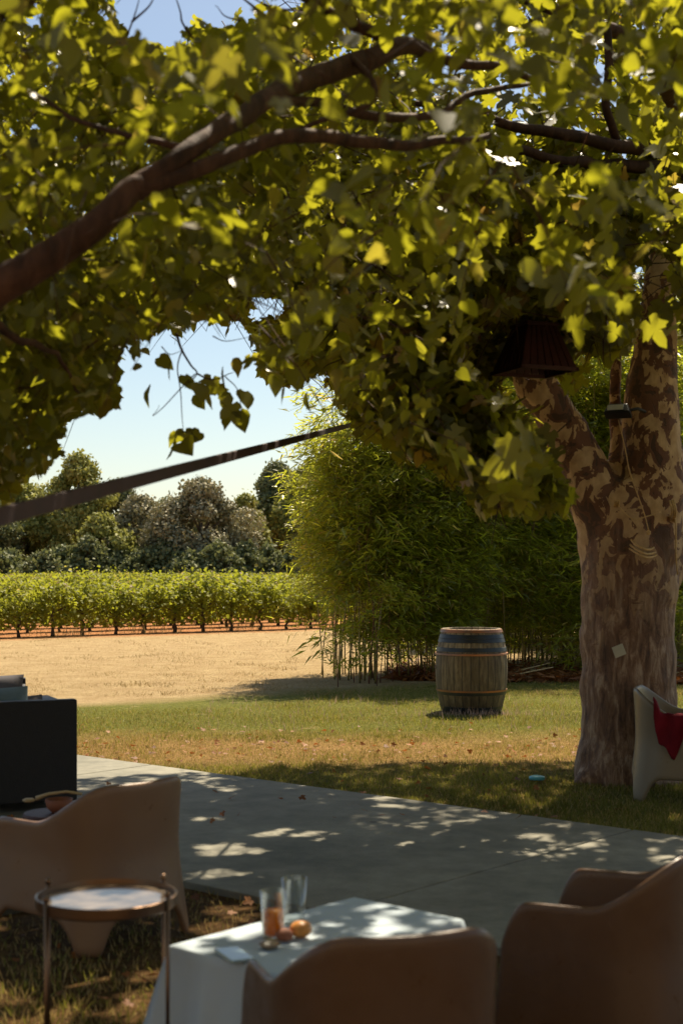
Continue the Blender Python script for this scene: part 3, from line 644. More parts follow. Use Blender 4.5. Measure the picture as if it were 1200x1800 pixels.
# ------------------------------------------------------------------ bamboo grove
def make_bamboo(seed, h, r, nleaf, low, mat):
    rg = random.Random(seed); t = bpy.data.objects.new('bamboo', None); COL.objects.link(t); t.empty_display_size = .1
    lean = Vector((rg.uniform(-.8, .8), rg.uniform(-.8, .4), 0)); mb = MB(); pts = []
    for i in range(13):
        s = i / 12; pts.append(Vector((0, 0, 0)) + Vector((0, 0, h * (s - .10 * s ** 3))) + lean * (s ** 1.5) * h * .26 + Vector((noise.noise(Vector((seed, s * 2, 0))), noise.noise(Vector((s * 2, seed, 5))), 0)) * .35 * s)
    mb.tube(pts, [r * (1 - .8 * i / 12) for i in range(13)], 7)
    A = np.array([list(p) for p in pts]); pos = []; ax = []; sz = []
    nb = nleaf // 34
    for b in range(nb):
        s = low + (1 - low) * rg.random() ** .8; base = Vector(A[min(11, int(s * 12))]).lerp(Vector(A[min(12, int(s * 12) + 1)]), (s * 12) % 1)
        a = rg.uniform(0, 6.283); L = rg.uniform(.3, 1.15) * (1.2 - .5 * s); d = Vector((math.cos(a), math.sin(a), rg.uniform(.1, .8)))
        q = [base + d * (L * u) - Vector((0, 0, .55 * L * u * u)) for u in (0, .35, .7, 1)]
        mb.tube(q, [.004, .003, .002, .001], 3, cap=False)
        for j in range(34):
            u = rg.uniform(.2, 1.0); c = base + d * (L * u) - Vector((0, 0, .55 * L * u * u)) + Vector((rg.gauss(0, .085), rg.gauss(0, .085), rg.gauss(0, .07)))
            aa = a + rg.gauss(0, 1.0); pos.append(c); ax.append((math.cos(aa), math.sin(aa), rg.uniform(-.85, .45))); sz.append(rg.uniform(.12, .25))
    mb.build('culm', mat, t, smooth=True)
    pos = np.array([list(p) for p in pos]); ax = np.array(ax); sz = np.array(sz); k = len(pos)
    V, Fs, cnt = leaf_geo(pos, ax, nrm(rng.normal(0, .5, (k, 3)) + np.array([0, 0, .8])), sz, BLADE_V * np.array([1.25, 1, 1]), BLADE_F)
    fast_mesh('foliage', V, Fs, M['bamboo_leaf'], t, rng.random(k) ** 1.3)
    return t
GB = 'bamboo stems of the dense grove'
kinds = [make_bamboo(i, h, r_c, n, low, M['culm']) for i, (h, n, low, r_c) in enumerate([(5.2, 1500, .14, .012), (4.6, 1300, .10, .010), (6.2, 1700, .18, .015), (5.6, 1600, .20, .012), (4.0, 1200, .10, .009), (6.6, 1700, .16, .014), (5.0, 1400, .26, .016)])]
rb = random.Random(11); used = set(); spots = []
for i in range(215):
    f = rb.random(); px = 640 + 640 * f ** .9; dd = rb.random()
    if px < 745 and rb.random() < .5: continue
    ybase = np.interp(px, [640, 720, 900, 1010, 1280], [1199, 1195, 1184, 1176, 1172])
    g = G(px, ybase); g.y += dd * (1.2 + 6.2 * f); g.x = (px - 600) / F * g.y
    spots.append((g, px))
spots.sort(key=lambda s: s[0].y)
for g, px in spots:
    k = rb.choice([4, 1, 4, 0, 6]) if px < 720 else (rb.choice([0, 1, 3, 6, 4]) if px < 820 else rb.choice(range(7)))
    if k in used: o = copy_tree(kinds[k])
    else: o = kinds[k]; used.add(k)
    tag(o, 'slender bamboo stem with narrow drooping leaves, one of the dense grove behind the wine barrel', 'bamboo', GB)
    s = rb.uniform(.86, 1.1) * (np.interp(px, [600, 680, 760, 900], [.86, .92, .98, 1.05]))
    o.location = (g.x, g.y, 0); o.rotation_euler = (0, 0, rb.uniform(0, 6.28)); o.scale = (s, s, s)
back = [make_bamboo(80 + i, h, .012, 1700, .02, M['culm']) for i, h in enumerate([3.6, 4.4])]
for i in range(90):
    o = back[i] if i < 2 else copy_tree(back[i % 2]); px = rb.uniform(770, 1290); y_ = rb.uniform(28.5, 34); s = rb.uniform(.85, 1.1)
    tag(o, 'leafy bamboo stem at the dim back of the grove', 'bamboo', 'bamboo stems at the back of the grove')
    o.location = ((px - 600) / F * y_, y_, 0); o.rotation_euler = (0, 0, rb.uniform(0, 6.28)); o.scale = (s, s, s)
for k in range(7):
    if k not in used:
        for ch in list(kinds[k].children): bpy.data.objects.remove(ch)
        bpy.data.objects.remove(kinds[k])
# tall leafy stems at the open left end and the thin young ones in front of it
ends = [make_bamboo(40 + i, h, .014, n, low, M['culm']) for i, (h, n, low) in enumerate([(4.7, 1150, .34), (5.2, 1300, .36), (3.9, 900, .30)])]
for i in range(18):
    o = ends[i] if i < 3 else copy_tree(ends[i % 3])
    px = 562 + 120 * rb.random() ** 1.1; g = G(px, rb.uniform(1192, 1208)); dy = rb.uniform(.0, 1.7); g.y += dy; g.x = (px - 600) / F * g.y
    tag(o, 'yellow green bamboo stem at the open left end of the grove', 'bamboo', 'bamboo stems at the open end of the grove')
    o.location = (g.x, g.y, 0); o.rotation_euler = (0, 0, rb.uniform(0, 6.28)); s = rb.uniform(.85, 1.08) * np.interp(px, [570, 640, 700], [.72, 1, 1.05]); o.scale = (s, s, s)
young = [make_bamboo(60 + i, h, .009, n, low, M['red_culm']) for i, (h, n, low) in enumerate([(1.9, 240, .12), (2.4, 420, .10)])]
for i, (px, py, s) in enumerate([(594, 1208, .78), (648, 1202, 1.15), (668, 1200, .85), (690, 1198, 1.0), (682, 1194, .9), (705, 1196, 1.1), (720, 1192, 1.0), (735, 1190, 1.2), (655, 1192, 1.0), (622, 1200, .8), (635, 1194, 1.0), (662, 1206, .7), (698, 1190, 1.25), (745, 1197, .9)]):
    o = young[i] if i < 2 else copy_tree(young[i % 2])
    lab = ('lone thin young bamboo standing apart at the left of the grove' if i == 0 else 'thin reddish young bamboo stem between the barrel and the dry field')
    tag(o, lab, 'bamboo', None if i == 0 else 'thin young bamboo stems')
    g = G(px, py); o.location = (g.x, g.y, 0); o.rotation_euler = (0, 0, rb.uniform(0, 6.28)); o.scale = (s, s, s)

shoots = [make_bamboo(90 + i, h, .006, n, .05, M['culm']) for i, (h, n) in enumerate([(1.2, 420), (1.6, 520)])]
for i in range(18):
    o = shoots[i] if i < 2 else copy_tree(shoots[i % 2]); px = rb.uniform(745, 1290); g = G(px, rb.uniform(1165, 1190)); s = rb.uniform(.7, 1.2)
    tag(o, 'low leafy bamboo shoot at the foot of the grove', 'bamboo', 'low shoots at the foot of the grove')
    o.location = g; o.rotation_euler = (0, 0, rb.uniform(0, 6.28)); o.scale = (s, s, s)
# litter under the grove
k = 5200; px = rng.uniform(690, 1290, k); py = np.interp(px, [690, 880, 1010, 1290], [1196, 1200, 1200, 1206]) - np.abs(rng.normal(0, 13, k))
d = H0 * F / np.maximum(py - 1000, 60); pos = np.stack([(px - 600) / F * d, d, rng.uniform(.005, .07, k)], 1)
a = rng.random(k) * 6.283; ax = np.stack([np.cos(a), np.sin(a), rng.normal(0, .25, k)], 1)
tag(leaves_obj('bamboo_litter', pos, ax, nrm(rng.normal(0, .5, (k, 3)) + [0, 0, 1]), rng.uniform(.08, .26, k), (BLADE_V * np.array([2, 1, 1]), BLADE_F), M['litter_leaf']), 'brown dead bamboo leaves on the ground', 'litter', kind='stuff')
mb = MB(); rc = random.Random(4)
lab = ['fallen dry cane lying on the litter right of the barrel']
for i in range(16):
    px = rc.uniform(890, 1015) if i < 12 else rc.uniform(1190, 1230); g = G(px, rc.uniform(1172, 1198)); a = rc.uniform(-.8, .8); L = rc.uniform(.25, .8)
    m1 = MB(); c = Vector((math.cos(a), math.sin(a), rc.uniform(-.02, .25))) * L / 2; m1.tube([Vector((0, 0, 0)) - c * .999, Vector((0, 0, .01)), c], [.011, .012, .008], 6)
    o = m1.build('fallen_cane', M['spoonwood'], smooth=True); o.location = g + Vector((0, 0, abs(c.z) + .03))
    tag(o, 'fallen dry cane lying on the brown litter under the bamboo', 'cane', 'fallen canes under the bamboo')

# ------------------------------------------------------------------ vineyard
def make_vine(seed):
    rg = random.Random(seed); t = bpy.data.objects.new('grape_vine', None); COL.objects.link(t); t.empty_display_size = .1; mb = MB()
    pts = [Vector((noise.noise(Vector((seed, z * 6, 0))) * .10 * (z > 0), noise.noise(Vector((z * 6, seed, 3))) * .08 * (z > 0), z)) for z in (0, .12, .25, .38, .5, .62)]
    mb.tube(pts, [.05, .035, .03, .034, .038, .02], 7)
    for s in (-1, 1): mb.tube([pts[4], pts[4] + Vector((s * .2, rg.uniform(-.1, .1), .1)), pts[4] + Vector((s * .42, rg.uniform(-.1, .1), .22))], [.022, .016, .009], 5)
    mb.build('trunk', M['vine_bark'], t, smooth=True)
    k = 1050; u = rng.uniform(-1, 1, k); bulge = rg.uniform(.8, 1.1)
    z = .42 + .72 * rng.beta(1.7, 1.4, k); wid = .26 * np.sin(np.clip((z - .3) / .95, 0, 1) * np.pi) ** .6 * bulge
    y = rng.normal(0, 1, k) * wid * .75; x = u * .60 * (.75 + .25 * np.sin(z * 9 + seed))
    z = z + .09 * np.sin(u * 5 + seed) + np.where(rng.random(k) < .14, rng.uniform(0, .30, k) * (rng.random(k) < .7), 0)
    low = rng.random(k) < .16; z = np.where(low, rng.uniform(.22, .5, k), z)
    pos = np.stack([x, y, z], 1); ax = nrm(np.stack([rng.normal(0, .6, k), rng.normal(0, .6, k) + np.sign(y) * .5, rng.normal(-.35, .4, k)], 1))
    no = nrm(rng.normal(0, .5, (k, 3)) + np.stack([0 * y, np.sign(y) * .4, 0 * y + .6], 1)); sz = rng.uniform(.05, .105, k)
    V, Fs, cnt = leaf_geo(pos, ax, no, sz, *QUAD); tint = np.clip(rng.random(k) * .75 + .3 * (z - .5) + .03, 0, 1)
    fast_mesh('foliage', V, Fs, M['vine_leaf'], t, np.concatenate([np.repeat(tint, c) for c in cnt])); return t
protos = [make_vine(i) for i in range(8)]
e = Vector((.80, .60, 0)).normalized(); nn_ = Vector((-.60, .80, 0))
rv = random.Random(3); spots = []
p0 = Vector((-8.2, 32.8, 0))
for row in range(44):
    for k in range(-70, 150):
        q = p0 + nn_ * (row * 2.1) + e * (k * .84 + (row % 3) * .3) + Vector((rv.gauss(0, .05), rv.gauss(0, .07), 0))
        if q.y < 25 or q.y > 108: continue
        px = 600 + F * q.x / q.y
        if px < -60 or px > 740 or rv.random() < .03: continue
        spots.append(q)
spots.sort(key=lambda q: q.y); rest = spots[300:]
for i, q in enumerate(spots[:300]):
    o = protos[i] if i < 8 else copy_tree(protos[rv.randrange(8)])
    tag(o, 'leafy grape vine on a short gnarled trunk in the rows beyond the dry field', 'grape vine', 'grape vines in the near rows')
    o.location = q; o.rotation_euler = (0, 0, math.atan2(e.y, e.x) + rv.choice((0, math.pi)) + rv.uniform(-.15, .15)); s = rv.uniform(.84, 1.14); o.scale = (s * 1.05, s * 1.1, s * rv.uniform(.9, 1.1))
R = np.array([[q.x, q.y, 0] for q in rest]); kk = 190; k = len(R) * kk
z = .30 + .85 * rng.beta(1.8, 1.3, k); u = rng.uniform(-.62, .62, k); v = rng.normal(0, .2, k)
hs = np.repeat(rng.normal(1, .08, len(R)), kk)
ev = np.array([e.x, e.y, 0]); nv = np.array([nn_.x, nn_.y, 0])
pos = np.repeat(R, kk, 0) + u[:, None] * ev + v[:, None] * nv + (z * hs)[:, None] * np.array([0, 0, 1])
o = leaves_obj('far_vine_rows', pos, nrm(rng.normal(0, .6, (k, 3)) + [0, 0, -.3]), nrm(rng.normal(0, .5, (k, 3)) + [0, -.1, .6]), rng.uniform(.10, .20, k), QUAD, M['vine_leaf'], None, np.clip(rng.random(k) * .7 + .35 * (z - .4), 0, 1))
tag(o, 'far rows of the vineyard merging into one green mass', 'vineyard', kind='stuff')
# pale dry weeds along the first row
k = 1100; uu = rng.choice([-5.5, -4.2, -1.0, 1.2, 3.8, 6.5, 9, 10.5], k) + rng.normal(0, .5, k) + 3
b = np.array(p0)[None] + uu[:, None] * ev + rng.normal(-.25, .35, k)[:, None] * nv
pos = b; ax = nrm(rng.normal(0, .35, (k, 3)) + [0, 0, 1]); 
tag(leaves_obj('dry_weeds', pos, ax, nrm(rng.normal(0, 1, (k, 3))), rng.uniform(.08, .38, k), (BLADE_V * np.array([.3, 1, .5]), BLADE_F), M['straw']), 'pale dry weeds at the feet of the first vines', 'weeds', kind='stuff')

# ------------------------------------------------------------------ far tree line
def far_tree(px, ytop, wpx, d, label, cols, seed, shape=1.0, n=15000, zlow=.06, leaf=.30):
    rg = random.Random(seed); g = np.random.default_rng(seed)
    H = H0 + (1000 - ytop) / F * d; W = wpx / F * d; x = (px - 600) / F * d
    t = thing('broadleaf_tree', label, 'tree', (x, d, 0), 0, 'trees along the far side of the vineyard')
    mb = MB(); mb.tube([(0, 0, 0), (.1, 0, H * .3), (-.1, .1, H * .6), (.1, 0, H * .85)], [W * .035, W * .028, W * .018, .03], 8)
    for i in range(6):
        a = rg.uniform(0, 6.28); z0 = H * rg.uniform(.25, .5); mb.tube([(0, 0, z0), (math.cos(a) * W * .18, math.sin(a) * W * .18, z0 + H * .14), (math.cos(a) * W * .36, math.sin(a) * W * .36, z0 + H * .26)], [W * .014, W * .009, .02], 6)
    mb.build('trunk', M['old_bark'], t, smooth=True)
    # lobes: clumps spread over an egg-shaped envelope
    nl = 75; P1 = []; 
    for i in range(nl):
        v = nrm(g.normal(0, 1, 3)); zc = (v[2] * .5 + .5); prof = math.sin(math.pi * min(1, .14 + .86 * zc) ** shape) ** .65
        r = g.uniform(.55, .93); P1.append((v[0] * W * .5 * r * max(.35, prof) * 1.15, v[1] * W * .5 * r * max(.35, prof), H * (zlow + (1 - zlow) * (.06 + .86 * zc)) , W * g.uniform(.09, .19)))
    P1 = np.array(P1); lo = g.integers(0, nl, n); dirs = nrm(g.normal(0, 1, (n, 3))); rr = g.random(n) ** .28
    pos = P1[lo, :3] + dirs * (rr * P1[lo, 3])[:, None] * np.array([1, 1, .8]); pos[:, 2] = np.clip(pos[:, 2], .2, H * 1.02)
    small = g.random(n) < .12; pos[small] += g.normal(0, .25, (small.sum(), 3))
    no = nrm(dirs + np.array([0, 0, .25]) + g.normal(0, .32, (n, 3))); ax = nrm(g.normal(0, 1, (n, 3)))
    V, Fs, cnt = leaf_geo(pos, ax, no, g.uniform(.6, 1.2, n) * leaf, *QUAD); tint = np.clip(g.random(n) * .5 + np.repeat(0, n) + (P1[lo, 3] / W - .07) * 4, 0, 1)
    fast_mesh('crown', V, Fs, M[cols], t, np.concatenate([np.repeat(tint, c) for c in cnt])); return t
M['far_light'] = leaf_mat('far_light_leaf', (.19, .21, .05), (.40, .38, .11), (.36, .36, .08), .3, .6, .2)
M['far_grey'] = leaf_mat('far_grey_leaf', (.20, .195, .11), (.46, .40, .23), (.2, .19, .08), .2, .6, .2)
M['far_dark'] = leaf_mat('far_dark_leaf', (.10, .13, .06), (.27, .27, .12), (.22, .24, .08), .25, .6, .2)
FT = [(-60, 850, 190, 118, 'mid green tree at the left end of the far tree line', 'far_dark'),
      (40, 846, 150, 122, 'dull green round tree second from the left in the far tree line', 'far_light'),
      (138, 788, 140, 120, 'tall pale green tree with an airy open top behind the vines', 'far_light'),
      (205, 836, 120, 128, 'dark tree behind the pole between two paler trees', 'far_dark'),
      (178, 905, 110, 112, 'low yellow green tree in front of the tall airy one', 'far_light'),
      (248, 868, 125, 116, 'grey green tree with a lumpy crown left of the broad oak', 'far_grey'),
      (355, 843, 190, 113, 'broad rounded grey green oak in the middle of the far tree line', 'far_grey'),
      (432, 866, 85, 117, 'small light green tree right of the broad oak', 'far_light'),
      (488, 806, 130, 124, 'tall dark green tree beside the bamboo', 'far_dark'),
      (530, 812, 110, 121, 'olive green tree filling the gap left of the bamboo', 'far_light'),
      (560, 800, 150, 130, 'dark tree half hidden behind the edge of the bamboo', 'far_dark'),
      (660, 815, 170, 128, 'green tree glimpsed through the bamboo at the right', 'far_dark'),
      (300, 880, 150, 134, 'dark tree filling the gap behind the broad oak', 'far_dark'),
      (90, 880, 170, 136, 'dark tree standing behind the pale green ones', 'far_dark')]
for i, (px, yt, wp, d, lab, col) in enumerate(FT):
    far_tree(px, yt, wp, d, lab, col, 100 + i, n=30000 if wp > 140 else 20000, shape=1.0, leaf=.30 if col != 'far_grey' else .26)
for i, px in enumerate(range(-20, 760, 45)):
    g = random.Random(i)
    t = far_tree(px + g.uniform(-10, 10), 958 + g.uniform(-18, 14), 85, 109 + g.uniform(-1.5, 3), 'dark shrub closing the foot of the far tree line', 'far_dark', 300 + i, n=3500, zlow=0, leaf=.3)
    t.name = 'shrub'; t['category'] = 'shrub'; t['group'] = 'shrubs at the foot of the far trees'
# hills beyond
mb = MB(); nx = 60
for j, (y, hz) in enumerate([(420, -1), (470, 9), (560, 16), (700, 10)]):
    for i in range(nx + 1):
        x = -400 + 800 * i / nx; mb.v.append((x, y, hz * (1 + .25 * noise.noise(Vector((x * .01, y * .01, 2)))) if hz > 0 else -1))
for j in range(3):
    for i in range(nx): a = j * (nx + 1) + i; mb.f.append((a, a + 1, a + nx + 2, a + nx + 1)); mb.m.append(0)
tag(mb.build('hills', simple('hill_scrub', (.10, .12, .08), .95, .4, .05), smooth=True), kind='structure')

# ------------------------------------------------------------------ grass
def blades(name, n, y0, y1, size, mat, label, tintf=None, mask=None, lean=.35, cat='grass'):
    d = 1 / rng.uniform(1 / y1, 1 / y0, int(n * 1.0)); px = rng.uniform(-60, 1260, len(d))
    b = np.stack([(px - 600) / F * d, d, 0 * d], 1)
    v = b[:, 0] * Nn.x + b[:, 1] * Nn.y; on = (v < FAR_N + .0) & (v > NEAR_N - .01) & ((v < FAR_N - .03) | (rng.random(len(b)) < .5))
    edge = (v >= FAR_N) & (v < FAR_N + .05)
    ap = (px < 300) & (v < NEAR_N) & (b[:, 1] > np.interp(px, [-100, 0, 32, 120, 250], [6.4, 6.62, 6.65, 6.9, 7.35]))
    keep = ~on & ~ap
    if mask is not None: keep &= mask(b, px)
    b = b[keep]; k = len(b)
    sz = size * rng.uniform(.4, 1.25, k) * (.7 + .6 * np.array([noise.noise(Vector((p[0] * 1.3, p[1] * 1.3, 4))) + .5 for p in b]))
    a = nrm(rng.normal(0, lean, (k, 3)) * np.array([1, 1, .2]) + [0, 0, 1]); t = tintf(b) if tintf else rng.random(k)
    T = (np.array([(-.07, 0, 0), (.07, 0, 0), (.03, .6, .03), (0, 1, .14)]), [np.array([(0, 1, 2, 3)])])
    return tag(leaves_obj(name, b, a, nrm(rng.normal(0, 1, (k, 3)) * [1, 1, .1]), sz, T, mat, None, np.clip(t, 0, 1)), label, cat, kind='stuff')
def tint_lawn(b):
    nz = np.array([noise.noise(Vector((p[0] * 1.1, p[1] * .7, 0))) + .6 * noise.noise(Vector((p[0] * 3.5, p[1] * 2.5, 5))) for p in b])
    t = rng.random(len(b)) * .6 + .2 + nz * .8
    dry = (b[:, 1] > 11.5) & (b[:, 1] < 13.6 + nz * 2)
    return np.where((rng.random(len(b)) < np.where(dry, .62, .22)), 1.0, np.clip(t, 0, .85))
def lawn_mask(b, px):
    nz = np.array([noise.noise(Vector((p[0] * .35, p[1] * .35, 7))) for p in b]); return b[:, 1] < 18.3 + .75 * b[:, 0] + nz * 1.8 + rng.normal(0, .25, len(b))
blades('grass', 250000, 7.9, 21, .034, M['grass'], 'short patchy lawn grass between the path and the dry field', tint_lawn, lawn_mask)
blades('grass', 26000, 3.2, 7.5, .034, M['grass'], 'dappled grass under the near chairs and tables', lambda b: np.where(rng.random(len(b)) < .62, 1., rng.random(len(b)) * .8), None)
def tuft_mask(b, px):
    nz = np.array([noise.noise(Vector((p[0] * 1.6, p[1] * 1.1, 3))) + .5 * noise.noise(Vector((p[0] * .3, p[1] * .25, 9))) for p in b]); return nz > .16
blades('dry_grass', 60000, 17.8, 36, .022, M['straw'], 'dry straw coloured stubble of the field before the vines', None, None, .6)
blades('dry_tufts', 30000, 18, 38, .05, M['straw'], 'low dry tufts standing out of the straw field', lambda b: rng.random(len(b)) * .5, tuft_mask, .6)
# taller seed stalks around the barrel foot and in the shade
k = 900; cx, cyy = G(828, 1252).x, G(828, 1252).y
b = np.concatenate([np.stack([rng.normal(cx, .35, 320), rng.normal(cyy - .38, .10, 320), np.zeros(320)], 1), np.stack([rng.uniform(cx - 3, cx + 1.3, 580), rng.uniform(13.8, 17.5, 580), np.zeros(580)], 1)])
tag(leaves_obj('seed_stalks', b, nrm(rng.normal(0, .25, (k, 3)) + [0, 0, 1]), nrm(rng.normal(0, 1, (k, 3))), rng.uniform(.03, .11, k), (BLADE_V * np.array([.7, 1, .5]), BLADE_F), M['weed']), 'pale pinkish seed stalks around the foot of the barrel', 'weeds', kind='stuff')
# fallen leaves
k = 620; d = np.concatenate([rng.uniform(8.4, 14.5, 300), rng.uniform(11.6, 13.2, 220), rng.uniform(3.4, 7, 100)]); px = rng.uniform(-20, 1220, k)
b = np.stack([(px - 600) / F * d, d, rng.uniform(.01, .045, k)], 1); v = b[:, 0] * Nn.x + b[:, 1] * Nn.y
on = (v < FAR_N) & (v > NEAR_N); keep = ~on | (rng.random(k) < .22); b[:, 2] += on * .035; b = b[keep]; k = len(b); a = rng.random(k) * 6.283
tag(leaves_obj('fallen_leaves', b, np.stack([np.cos(a), np.sin(a), rng.normal(0, .25, k)], 1), nrm(rng.normal(0, .4, (k, 3)) + [0, 0, 1]), rng.uniform(.018, .042, k), LOBE, M['litter_leaf']), 'dry orange fallen leaves scattered over the lawn', 'leaves', kind='stuff')

# ------------------------------------------------------------------ barrel
g = G(828, 1251)
bar = thing('wine_barrel', 'weathered oak wine barrel standing upright on the lawn before the bamboo', 'barrel', (g.x, g.y, 0), .3)
HB = .935
def rad(z): u = (z / HB) * 2 - 1; return .325 + .078 * (1 - abs(u) ** 2.1)
mb = MB(); prof = [(rad(z) - .0, z) for z in np.linspace(0, HB, 22)]
mb.lathe([(.30, .03), (.305, .0)] + prof + [(rad(HB) - .022, HB), (rad(HB) - .026, HB - .035)], n=78, cap=False)
mb.build('staves', M['stave'], bar, smooth=True)
mb = MB(); mb.lathe([(.005, 0), (rad(HB) - .024, 0)], (0, 0, HB - .03), 40, cap=False); mb.build('barrel_head', M['headwood'], bar)
def hoop(z0, z1, mat, t=.006, tilt=0):
    m_ = MB(); m_.lathe([(rad(z0) + .001, z0), (rad(z0) + t, z0 + .001), (rad((z0 + z1) / 2) + t, (z0 + z1) / 2), (rad(z1) + t, z1 - .001), (rad(z1) + .001, z1)], n=64, cap=False)
    return m_.build('hoop', mat, bar, smooth=False)
hoop(.83, .875, M['hoop']).rotation_euler = (0, 0, 0); hoop(.785, .828, M['hoop']); hoop(.685, .73, M['hoop'])
hoop(.645, .668, M['rusthoop'], .016); hoop(.205, .25, M['hoop']); hoop(.02, .075, M['hoop']); hoop(.24, .262, M['rusthoop'], .008)
hoop(.895, .93, M['rusthoop'], .013)
mb = MB(); mb.tube([(rad(.5) - .01, 0, .50), (rad(.5) + .006, 0, .50)], .028, 14); o = mb.build('bung', M['darkwood'], bar); o.rotation_euler = (0, 0, math.radians(183 - 17))

# ------------------------------------------------------------------ chairs
def plan_curve():
    pts = [(-.285, .27), (-.285, .15), (-.285, .05)]; ex = 2 / 2.7
    for i in range(33):
        a = math.pi * i / 32; c, s_ = math.cos(a), math.sin(a)
        pts.append((-.285 * math.copysign(abs(c) ** ex, c), -.03 - .26 * abs(s_) ** ex))
    pts += [(.285, .05), (.285, .15), (.285, .27)]
    P2 = np.array(pts); L = np.concatenate([[0], np.cumsum(np.linalg.norm(np.diff(P2, axis=0), axis=1))]); L /= L[-1]
    s = np.linspace(0, 1, 73); return s, np.stack([np.interp(s, L, P2[:, 0]), np.interp(s, L, P2[:, 1])], 1)
def sstep(a, b, x): t = min(1, max(0, (x - a) / (b - a))); return t * t * (3 - 2 * t)
def make_chair(name_label, mat, loc, rz, scale=1.0):
    t = thing('tub_chair', name_label, 'chair', loc, rz, 'moulded plastic tub chairs')
    s, XY = plan_curve(); mb = MB(); nv = 15; zt = []; zb = []
    for q in s:
        m_ = min(q, 1 - q)
        top = .535 + (.70 - .535) * sstep(.19, .40, m_) + .006 * math.sin(m_ * 6)
        top -= .14 * (1 - min(1, m_ / .055)) ** 2
        legs = (.022, .345); dist = min(abs(m_ - L_) for L_ in legs)
        half = .030; bot = 0.0 if dist < half else .15 * min(1, ((dist - half) / .045)) ** .45
        zt.append(top); zb.append(bot)
    for i, (x, y) in enumerate(XY):
        for j in range(nv):
            z = zb[i] + (zt[i] - zb[i]) * (j / (nv - 1)); k = 1 + .16 * max(0, (.40 - z) / .4) ** 1.2 + .05 * max(0, (z - .40) / .3) ** 1.5
            yy = y * k if y < .0 else y * (1 + .10 * max(0, (.4 - z) / .4))
            mb.v.append((x * (1 + (k - 1) * .75), yy, z))
    for i in range(len(s) - 1):
        for j in range(nv - 1): a = i * nv + j; mb.f.append((a, a + nv, a + nv + 1, a + 1)); mb.m.append(0)
    o = mb.build('shell', mat, t, smooth=True)
    so_ = o.modifiers.new('solid', 'SOLIDIFY'); so_.thickness = .024; so_.offset = 0
    ss = o.modifiers.new('sub', 'SUBSURF'); ss.levels = 1; ss.render_levels = 1
    # seat
    mb = MB(); ring = [(x * .97, y * .97) for x, y in XY] + [(x, .275 + .02 * math.cos(x * 5.5)) for x in np.linspace(.27, -.27, 11)[0:11]]
    n = len(ring); mb.v.append((0, 0, .352))
    for r, dz in ((.35, .353), (.65, .36), (.9, .373), (1.0, .378), (1.0, .33)):
        for x, y in ring: mb.v.append((x * r, y * r, dz))
    for i in range(n): mb.f.append((0, 1 + i, 1 + (i + 1) % n)); mb.m.append(0)
    for k in range(4):
        for i in range(n): a = 1 + k * n; mb.f.append((a + i, a + n + i, a + n + (i + 1) % n, a + (i + 1) % n)); mb.m.append(0)
    mb.build('seat', mat, t, smooth=True); t.scale = (scale,) * 3; return t
# local +Y is the front of the chair
ch = make_chair('brown tub chair with its tall back to the viewer, pushed up to the white tablecloth', M['chair'], (.085, 3.79, 0), math.radians(17), 1.0)
make_chair('taupe tub chair left of the table, its curved back behind the round tray table', M['taupe'], (-1.09, 6.24, 0), math.radians(50), 1.0).scale = (1.13, 1.13, 1.0)
make_chair('dark brown tub chair in the right corner seen side on, partly cut off', M['chair'], (.885, 4.72, 0), math.radians(63), 1.0)
cream = make_chair('cream tub chair under the plane tree with a red cloth over its arm', M['cream'], (2.39, 9.93, 0), math.radians(-106), 1.10)

# red garment draped over the near arm of the cream chair
def arm_pt(u, w_, out):    # u along arm (towards front), w_ <0 inside hang, >0 outside hang (m)
    x = .295 if out > 0 else .27
mb = MB(); nu, nw = 22, 26
hang = lambda u: .10 + .16 * math.exp(-((u - .30) / .16) ** 2) + .05 * math.sin(u * 19)
for i in range(nu):
    u = i / (nu - 1)
    for j in range(nw):
        w_ = j / (nw - 1) * 2 - 1; y = -.17 + .42 * u
        if w_ < -.12: x = .272 - .006; z = .535 - (-(w_ + .12) / .88) * .07
        elif w_ < .12: a = (w_ / .12) * math.pi / 2; x = .292 + .026 * math.sin(a); z = .545 + .022 * math.cos(a) - .0
        else: x = .322 + .014 * math.sin(u * 23 + w_ * 2) + .006 * math.sin(u * 51); z = .545 - (w_ - .12) / .88 * hang(u)
        z += .10 * sstep(.12, .0, u) + .004 * math.sin(u * 40 + w_ * 9)
        mb.v.append((-x, y - .04 * max(0, w_) * math.sin(u * 3), z))
for i in range(nu - 1):
    for j in range(nw - 1): a = i * nw + j; mb.f.append((a, a + nw, a + nw + 1, a + 1)); mb.m.append(0)
o = mb.build('red_garment', M['redcloth'], smooth=True); sd = o.modifiers.new('s', 'SOLIDIFY'); sd.thickness = .006
o.location = cream.location; o.rotation_euler = (0, 0, math.radians(-106)); o.scale = (-1.10, 1.10, 1.10)
tag(o, 'dark red garment draped over the arm of the cream chair', 'garment')

# ------------------------------------------------------------------ low table with white cloth
TL, TF_, TZ = G(302, 1661, .46), G(622, 1577, .46), .46
da = (TF_ - TL).normalized(); db = Vector((da.y, -da.x, 0)); la = (TF_ - TL).length; lb = .46
cen = TL + da * la / 2 + db * lb / 2
tb = thing('low_table', 'low rectangular table under a white tablecloth in front of the nearest chair', 'table', (cen.x, cen.y, 0), math.atan2(da.y, da.x))
mb = MB(); mb.box((0, 0, TZ - .02), (la - .01, lb - .01, .025)); mb.build('tabletop', M['darkwood'], tb, bevel=.003)
for sx in (-1, 1):
    for sy in (-1, 1): mb = MB(); mb.tube([(sx * (la / 2 - .05), sy * (lb / 2 - .05), 0), (sx * (la / 2 - .05), sy * (lb / 2 - .05), TZ - .035)], .016, 10); mb.build('leg', M['black'], tb, smooth=True)
